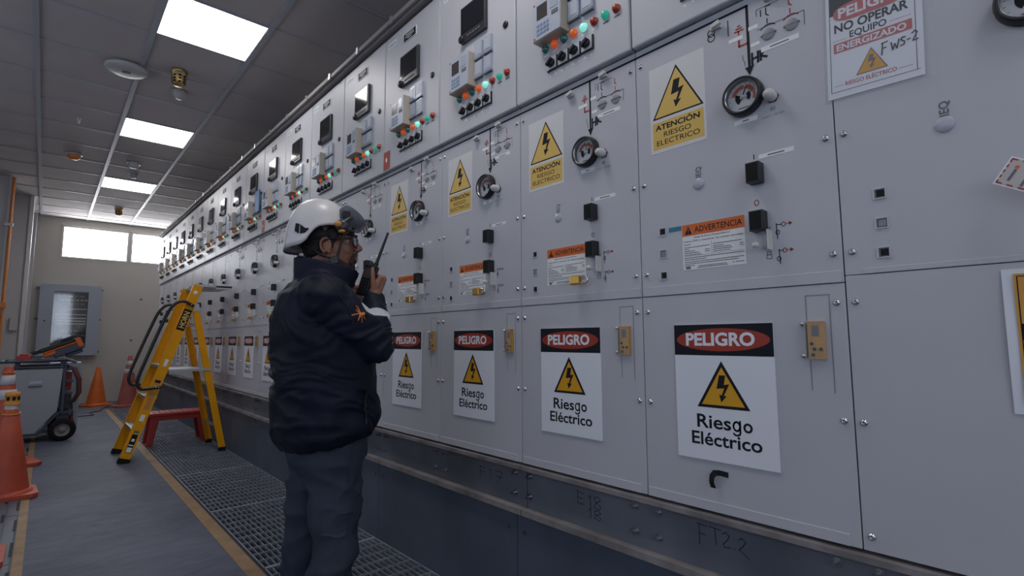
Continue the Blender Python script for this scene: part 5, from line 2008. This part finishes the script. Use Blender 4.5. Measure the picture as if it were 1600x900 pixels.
def patch(parent, name, polys, c, U, Vv, off, m, label=None, sub=4):
    """small flat shapes (u, v outlines) laid on the jacket surface around c"""
    bb = MB()
    for pl_ in polys:
        n_ = len(pl_)
        cen = (sum(p[0] for p in pl_) / n_, sum(p[1] for p in pl_) / n_)
        for i in range(n_):
            a, e = pl_[i], pl_[(i + 1) % n_]
            for k in range(sub):
                f0_, f1_ = k / sub, (k + 1) / sub
                quad = [(cen[0] + (q[0] - cen[0]) * f, cen[1] + (q[1] - cen[1]) * f) for q, f in ((a, f0_), (a, f1_), (e, f1_), (e, f0_))]
                if k == 0:
                    quad = quad[1:4]
                bb.add([snap(c + U * q[0] + Vv * q[1], off) for q in quad], [tuple(range(len(quad)))], m, True)
    return bb.build(name, parent, label=label)


# orange burst emblem on the upper sleeve
toc = Vector((-0.5, -0.86, 0.05)).normalized()
upper = (EL_R - SH_R).normalized()
ecs = SH_R + (EL_R - SH_R) * 0.62 + Vector((0, -0.085, 0.050))
rays = []
for i, (ang, ln) in enumerate(((12, 0.036), (50, 0.032), (88, 0.034), (128, 0.036), (166, 0.030), (203, 0.046), (243, 0.032), (280, 0.036), (318, 0.034), (346, 0.030))):
    t = math.radians(ang)
    c_, s_ = math.cos(t), math.sin(t)
    for r0, r1, w0, w1 in ((0.004, ln * 0.5, 0.0022, 0.0026), (ln * 0.5, ln, 0.0026, 0.0022)):
        rays.append([(c_ * r0 - s_ * w0, s_ * r0 + c_ * w0), (c_ * r1 - s_ * w1, s_ * r1 + c_ * w1), (c_ * r1 + s_ * w1, s_ * r1 - c_ * w1), (c_ * r0 + s_ * w0, s_ * r0 - c_ * w0)])
rays.append(ellipse(0, 0, 0.006, 0.006, 10))
U_ = Vector((0.86, -0.5, 0)).normalized()
patch(jk, 'sleeve_emblem', rays, ecs, U_, Vector((0, 0, 1)), 0.0025, 'emblem_orange', 'orange embroidered burst emblem', sub=2)


def armband(parent, p0, p1, r, m, w_):
    bb = MB()
    ax = (p1 - p0).normalized()
    x, y, _ = basis(ax)
    n_ = 36
    L = []
    for k in range(4):
        c = p0 + (p1 - p0) * (k / 3)
        for i in range(n_):
            t = 2 * PI * i / n_
            d = x * math.cos(t) + y * math.sin(t)
            hit, nn, _, dist = bv.ray_cast(c + d * 0.16, -d, 0.16)
            q = hit if hit is not None else c + d * r
            L.append(q + d * (0.003 if 0 < k < 3 else 0.0005))
    F_ = []
    for k in range(3):
        for i in range(n_):
            j = (i + 1) % n_
            F_.append((k * n_ + i, k * n_ + j, (k + 1) * n_ + j, (k + 1) * n_ + i))
    bb.add(L, F_, m, True)
    return bb.build('reflective_band', parent, label='pale reflective sleeve band')


armband(jk, EL_R + (WR_R - EL_R) * 0.40, EL_R + (WR_R - EL_R) * 0.62, 0.07, 'reflective_band', 0.05)
armband(jk, EL_L + (WR_L - EL_L) * 0.50, EL_L + (WR_L - EL_L) * 0.74, 0.07, 'reflective_band', 0.05)
# pocket zip on the right side of the jacket, and the sleeve seam
bb = MB()
zp = [snap(Vector((0.13, -0.26, 0.94 - 0.013 * i)), 0.003) for i in range(11)]
bb.tube(zp, 0.0042, 'zip_grey', 6)
bb.build('pocket_zip', jk)
bb = MB()
sm_ = []
for i in range(16):
    t = math.radians(-70 + 230 * i / 15)
    c = SH_R + (EL_R - SH_R) * 0.08
    x, y, _ = basis(EL_R - SH_R)
    d = Vector((0.35, -0.9, 0)) * math.cos(t) * 0.15 + Vector((-0.4, -0.1, 1.0)) * math.sin(t) * 0.15
    sm_.append(snap(c + d, 0.0008))
bb.tube(sm_, 0.0022, 'jacket_trim', 5)
bb.build('sleeve_seam', jk)

# ---------------- trousers and boots
b = MB()
T = 'trouser_slate'
ring_loft(b, [(0.60, 0.014, 0.105, 0.14), (0.66, 0.018, 0.155, 0.195), (0.74, 0.018, 0.165, 0.205), (0.84, 0.015, 0.165, 0.205), (0.90, 0.012, 0.15, 0.19)], T)
for s in (-1, 1):
    hx = 0.02 if s < 0 else -0.045
    b.capsule(Vector((0.014 + hx * 0.3, s * 0.096, 0.70)), Vector((0.020 + hx, s * 0.112, 0.44)), 0.118, 0.097, T, 24)
    b.capsule(Vector((0.020 + hx, s * 0.112, 0.44)), Vector((-0.002 + hx, s * 0.120, 0.12)), 0.100, 0.086, T, 24)
    b.capsule(Vector((-0.002 + hx, s * 0.120, 0.16)), Vector((-0.002 + hx, s * 0.120, 0.105)), 0.086, 0.088, T, 24)


def tdisp(p, n_):
    a = noise.noise(Vector((p.x * 6, p.y * 6, p.z * 9)))
    c = noise.noise(Vector((p.x * 4 + p.z * 4, p.y * 4, p.z * 5)) * 1.3 + Vector((3, 9, 2)))
    e = noise.noise(Vector((p.x * 7 - p.z * 5, p.y * 7, p.z * 11)) + Vector((1, 2, 5)))
    return 0.006 * a + 0.011 * (1 - abs(c) * 2.2) + 0.006 * (1 - abs(e) * 3) - 0.010


tr = remesh(b, 'trousers', 0.0075, 3, 'trouser_slate', tdisp, man)
bvt = BVHTree.FromPolygons([v.co.copy() for v in tr.data.vertices], [tuple(p.vertices) for p in tr.data.polygons])


def snap_t(p, off):
    loc, n_, _, _ = bvt.find_nearest(p)
    return loc + n_ * off


bb = MB()
gu, gv = 8, 6
G = {}
for i in range(gu + 1):
    for j in range(gv + 1):
        u, v = i / gu, j / gv
        edge = 0.0005 if (i in (0, gu) or j in (gv,)) else (0.010 if j == 0 else 0.006)
        q = Vector((-0.07 + 0.16 * u, -0.26 + 0.04 * abs(u - 0.6), 0.40 + 0.075 * v + 0.010 * (u - 0.5)))
        G[(i, j)] = snap_t(q, edge)
for i in range(gu):
    for j in range(gv):
        bb.add([G[(i, j)], G[(i + 1, j)], G[(i + 1, j + 1)], G[(i, j + 1)]], [(0, 1, 2, 3)], T, True)
bb.add([G[(i, 0)] for i in range(gu + 1)] + [snap_t(G[(i, 0)], 0.0) for i in range(gu + 1)], [(i, i + 1, gu + 2 + i, gu + 1 + i) for i in range(gu)], T, True)
bb.build('pocket_flap', tr)
bb = MB()
bb.tube([snap_t(Vector((0.10 - 0.008 * i + 0.0006 * i * i, -0.25, 0.70 - 0.014 * i)), 0.001) for i in range(9)], 0.0028, T, 5)
bb.build('pocket_edge', tr)
for s in (-1, 1):
    hx = 0.02 if s < 0 else -0.045
    b = MB()
    b.capsule(Vector((-0.002 + hx, s * 0.120, 0.20)), Vector((0.0 + hx, s * 0.120, 0.07)), 0.058, 0.056, 'boot_black', 18)
    b.capsule(Vector((-0.03 + hx, s * 0.120, 0.052)), Vector((0.15 + hx, s * 0.132, 0.046)), 0.045, 0.043, 'boot_black', 18)
    b.box((-0.08 + hx, s * 0.125 - 0.045, 0.002), (0.19 + hx, s * 0.125 + 0.045, 0.03), 'boot_black')
    bo = remesh(b, 'boot', 0.006, 3, 'boot_black', None, man)

# ---------------- helmet
HLc = hp(-0.046, 0, 0.0)
th = math.radians(0)


def rimz(q):
    """height of the shell edge above eye level around the head; q = 0 at the front"""
    d = abs(math.degrees(math.atan2(math.sin(q), math.cos(q))))
    K_ = ((0, 0.058), (40, 0.061), (61, 0.061), (78, 0.054), (87, 0.042), (96, 0.020), (104, -0.003), (116, -0.016), (140, -0.020), (181, -0.022))
    for (d0, z0), (d1, z1) in zip(K_[:-1], K_[1:]):
        if d <= d1:
            f = (d - d0) / (d1 - d0)
            return z0 + (z1 - z0) * f


def shell(q, tau, grow=0.0):
    a = (0.136 if math.cos(q) > 0 else 0.134) + grow
    c_ = 0.118 + grow
    R_ = 1 / math.sqrt((math.cos(q) / a) ** 2 + (math.sin(q) / c_) ** 2)
    zr = rimz(q)
    zt = 0.197 + grow
    rad = R_ * (math.sin(tau)) ** 0.86
    z = zr + (zt - zr) * max(math.cos(tau), 0) ** 0.95
    flare = 0.006 * max(0, (tau / (PI / 2)) - 0.85) / 0.15
    rad += flare
    return hp(-0.046 + rad * math.cos(q), rad * math.sin(q), z)


b = MB()
NQ, NT = 56, 20
vs, fs = [], []
for j in range(NT + 1):
    tau = max(1e-3, PI / 2 * j / NT)
    for i in range(NQ):
        q = 2 * PI * i / NQ
        g = 0.0
        # two raised ridges over the crown
        y_ = math.sin(q) * math.sin(tau)
        g += 0.004 * math.exp(-((abs(y_) - 0.45) / 0.09) ** 2) * math.sin(tau)
        vs.append(shell(q, tau, g))
for j in range(NT):
    for i in range(NQ):
        k2 = (i + 1) % NQ
        fs.append((j * NQ + i, (j + 1) * NQ + i, (j + 1) * NQ + k2, j * NQ + k2))
n1 = len(vs)
for j in range(NT, 3, -1):
    tau = PI / 2 * j / NT
    for i in range(NQ):
        vs.append(shell(2 * PI * i / NQ, tau, -0.008))
for i in range(NQ):
    k2 = (i + 1) % NQ
    fs.append((NT * NQ + i, n1 + i, n1 + k2, NT * NQ + k2))
for j in range(NT - 4):
    for i in range(NQ):
        k2 = (i + 1) % NQ
        fs.append((n1 + j * NQ + i, n1 + (j + 1) * NQ + i, n1 + (j + 1) * NQ + k2, n1 + j * NQ + k2))
b.add(vs, fs, 'helmet_shell', True)
hm = b.build('helmet', man, label='white climbing style safety helmet')
# side vents, chin strap anchors, tail
b = MB()
def shell_quad(q0, q1, t0, t1, m, g=0.0012, skew=0.0, n_=5):
    for i in range(n_):
        for j in range(n_):
            def P_(a, c):
                tau = t0 + (t1 - t0) * c
                q = q0 + (q1 - q0) * a + skew * c
                return shell(q, tau, g)
            b.add([P_(i / n_, j / n_), P_((i + 1) / n_, j / n_), P_((i + 1) / n_, (j + 1) / n_), P_(i / n_, (j + 1) / n_)], [(0, 3, 2, 1)], m, True)
for s in (-1, 1):
    for cs in (((127, 65.5), (117, 67.5), (117, 79), (128, 75)), ((115.5, 68), (97, 81), (97, 83), (115, 79.5))):
        for i in range(5):
            for j in range(5):
                def P_(a, c):
                    q = (cs[0][0] * (1 - a) + cs[1][0] * a) * (1 - c) + (cs[3][0] * (1 - a) + cs[2][0] * a) * c
                    t = (cs[0][1] * (1 - a) + cs[1][1] * a) * (1 - c) + (cs[3][1] * (1 - a) + cs[2][1] * a) * c
                    return shell(s * math.radians(q), math.radians(t), 0.0016)
                b.add([P_(i / 5, j / 5), P_((i + 1) / 5, j / 5), P_((i + 1) / 5, (j + 1) / 5), P_(i / 5, (j + 1) / 5)], [(0, 3, 2, 1)], 'ink_black', True)
b.build('side_vent', hm, label='black side vents')
b = MB()
b.tube([shell(math.radians(180 + a), PI / 2, -0.004) + Vector((0, 0, -0.004)) for a in range(-40, 41, 10)], 0.006, 'ink_grey', 6)
b.build('rear_trim', hm)
# visor: smoked eye shield slid up in front of the shell
b = MB()
vv, ff = [], []


def vprof(w):
    K_ = ((0.0, 0.136, 0.162), (0.2, 0.156, 0.148), (0.45, 0.180, 0.124), (0.7, 0.198, 0.094), (0.85, 0.198, 0.074), (1.0, 0.172, 0.050))
    for (w0, r0, z0), (w1, r1, z1) in zip(K_[:-1], K_[1:]):
        if w <= w1 + 1e-6:
            f = (w - w0) / (w1 - w0)
            return r0 + (r1 - r0) * f, z0 + (z1 - z0) * f


NV = 18
for j in range(7):
    w_ = j / 6
    for i in range(NV + 1):
        q = math.radians(-40 + 80 * i / NV)
        k_ = (abs(q) / 0.70) ** 2.4
        R_, z = vprof(w_)
        R_ = R_ - (R_ - 0.134) * k_
        z = z + (0.095 - z) * 0.45 * k_
        vv.append(hp(-0.046 + R_ * math.cos(q) * 1.02, R_ * math.sin(q) * 0.90, z))
nb = len(vv)
for p in list(vv):
    vv.append(p - (p - hp(-0.046, 0, p.z - HC.z)).normalized() * 0.0022)
for j in range(6):
    for i in range(NV):
        a = j * (NV + 1) + i
        ff.append((a, a + NV + 1, a + NV + 2, a + 1))
        ff.append((nb + a, nb + a + 1, nb + a + NV + 2, nb + a + NV + 1))
b.add(vv, ff, 'visor_smoke', True)
vz = b.build('visor', hm, label='smoked clear eye shield pushed up')
for s in (-1, 1):
    b = MB()
    b.ball(hp(0.066, s * 0.098, 0.056), (0.030, 0.014, 0.026), 'dark_plastic', 16, 10, HR)
    b.capsule(hp(0.068, s * 0.096, 0.066), hp(0.100, s * 0.070, 0.094), 0.012, 0.010, 'dark_plastic', 10)
    b.capsule(hp(0.062, s * 0.096, 0.046), hp(0.104, s * 0.056, 0.040), 0.009, 0.008, 'dark_plastic', 10)
    b.obox(hp(0.084, s * 0.080, 0.108), (hf * 0.013 - hl * s * 0.006, hl * 0.005 + hf * 0.004 * s, hu * 0.014), 'black_plastic')
    b.build('hinge', vz)
    b = MB()
    b.ball(hp(0.054, s * 0.112, 0.062), (0.015, 0.008, 0.012), 'cap_yellow', 14, 8, HR)
    b.ball(hp(0.066, s * 0.104, 0.033), (0.015, 0.008, 0.007), 'cap_yellow', 14, 8, HR)
    b.build('knob', vz, label='yellow hinge knob')
# headband and chin straps
b = MB()
for s in (-1, 1):
    b.tube([hp(0.076, s * 0.078, 0.050), hp(0.066, s * 0.076, 0.012), hp(0.050, s * 0.073, -0.036), hp(0.036, s * 0.070, -0.078)], 0.0085, 'black_plastic', 8, 0.62)
    b.tube([hp(-0.085, s * 0.066, -0.012), hp(-0.060, s * 0.074, -0.030), hp(-0.020, s * 0.078, -0.060), hp(0.034, s * 0.070, -0.078)], 0.0085, 'black_plastic', 8, 0.62)
    b.tube([hp(0.028, s * 0.070, -0.078), hp(0.036, s * 0.056, -0.104), hp(0.044, s * 0.030, -0.128), hp(0.046, 0, -0.136)], 0.0085, 'black_plastic', 8, 0.62)
b.build('chin_strap', hm)
b = MB()
for s in (-1, 1):
    b.obox(hp(0.026, s * 0.074, -0.082), (hf * 0.015, hl * 0.005, hu * 0.013), 'dark_plastic')
b.build('strap_buckle', hm)
b = MB()
hb = [hp(-0.034 + 0.104 * math.cos(2 * PI * i / 24), 0.083 * math.sin(2 * PI * i / 24), 0.036 - 0.022 * (1 - math.cos(2 * PI * i / 24)) * 0.9) for i in range(25)]
b.tube(hb, 0.010, 'black_plastic', 8, 0.4)
b.build('headband', hm)

# ---------------- radio in the right hand
o = empty('two_way_radio', (0, 0, 0))
o.location = Matrix.Rotation(PSI, 4, 'Z') @ RC + Vector((PX, PY, 0))
o.rotation_euler = (0, 0, PSI)


def rq(w, n_, t):
    return rw * w + rn * n_ + rt_ * t


def rbox(bb, w0, w1, n0, n1, t0, t1, m):
    bb.obox(rq((w0 + w1) / 2, (n0 + n1) / 2, (t0 + t1) / 2), (rw * ((w1 - w0) / 2), rn * ((n1 - n0) / 2), rt_ * ((t1 - t0) / 2)), m)


b = MB()
rbox(b, -0.028, 0.028, -0.017, 0.017, -0.074, 0.066, 'black_plastic')
b.build('body', o, bevel=0.004)
b = MB()
rbox(b, -0.022, 0.020, 0.0165, 0.0185, 0.006, 0.050, 'lcd')
b.build('display', o)
b = MB()
for i in range(3):
    for j in range(5):
        rbox(b, -0.021 + 0.0145 * i, -0.010 + 0.0145 * i, 0.0165, 0.0195, -0.060 + 0.0125 * j, -0.0525 + 0.0125 * j, 'dark_plastic')
b.build('keypad', o)
b = MB()
b.cyl(rq(0.014, -0.004, 0.064), rq(0.014, -0.004, 0.082), 0.0095, 'black_plastic', 12)
b.cyl(rq(0.014, -0.004, 0.082), rq(0.022, -0.006, 0.225), 0.0075, 'black_plastic', 12, 0.0052)
b.build('antenna', o)
b = MB()
b.cyl(rq(-0.014, -0.002, 0.064), rq(-0.014, -0.002, 0.084), 0.0075, 'dark_plastic', 12)
b.cyl(rq(-0.001, -0.004, 0.064), rq(-0.001, -0.004, 0.078), 0.0060, 'dark_plastic', 12)
b.build('knob', o)
b = MB()
rbox(b, 0.0275, 0.0325, -0.009, 0.007, 0.030, 0.058, 'dark_plastic')
b.build('side_button', o)
tag(o, "black two-way radio with a long antenna in the person's raised hand", 'radio')
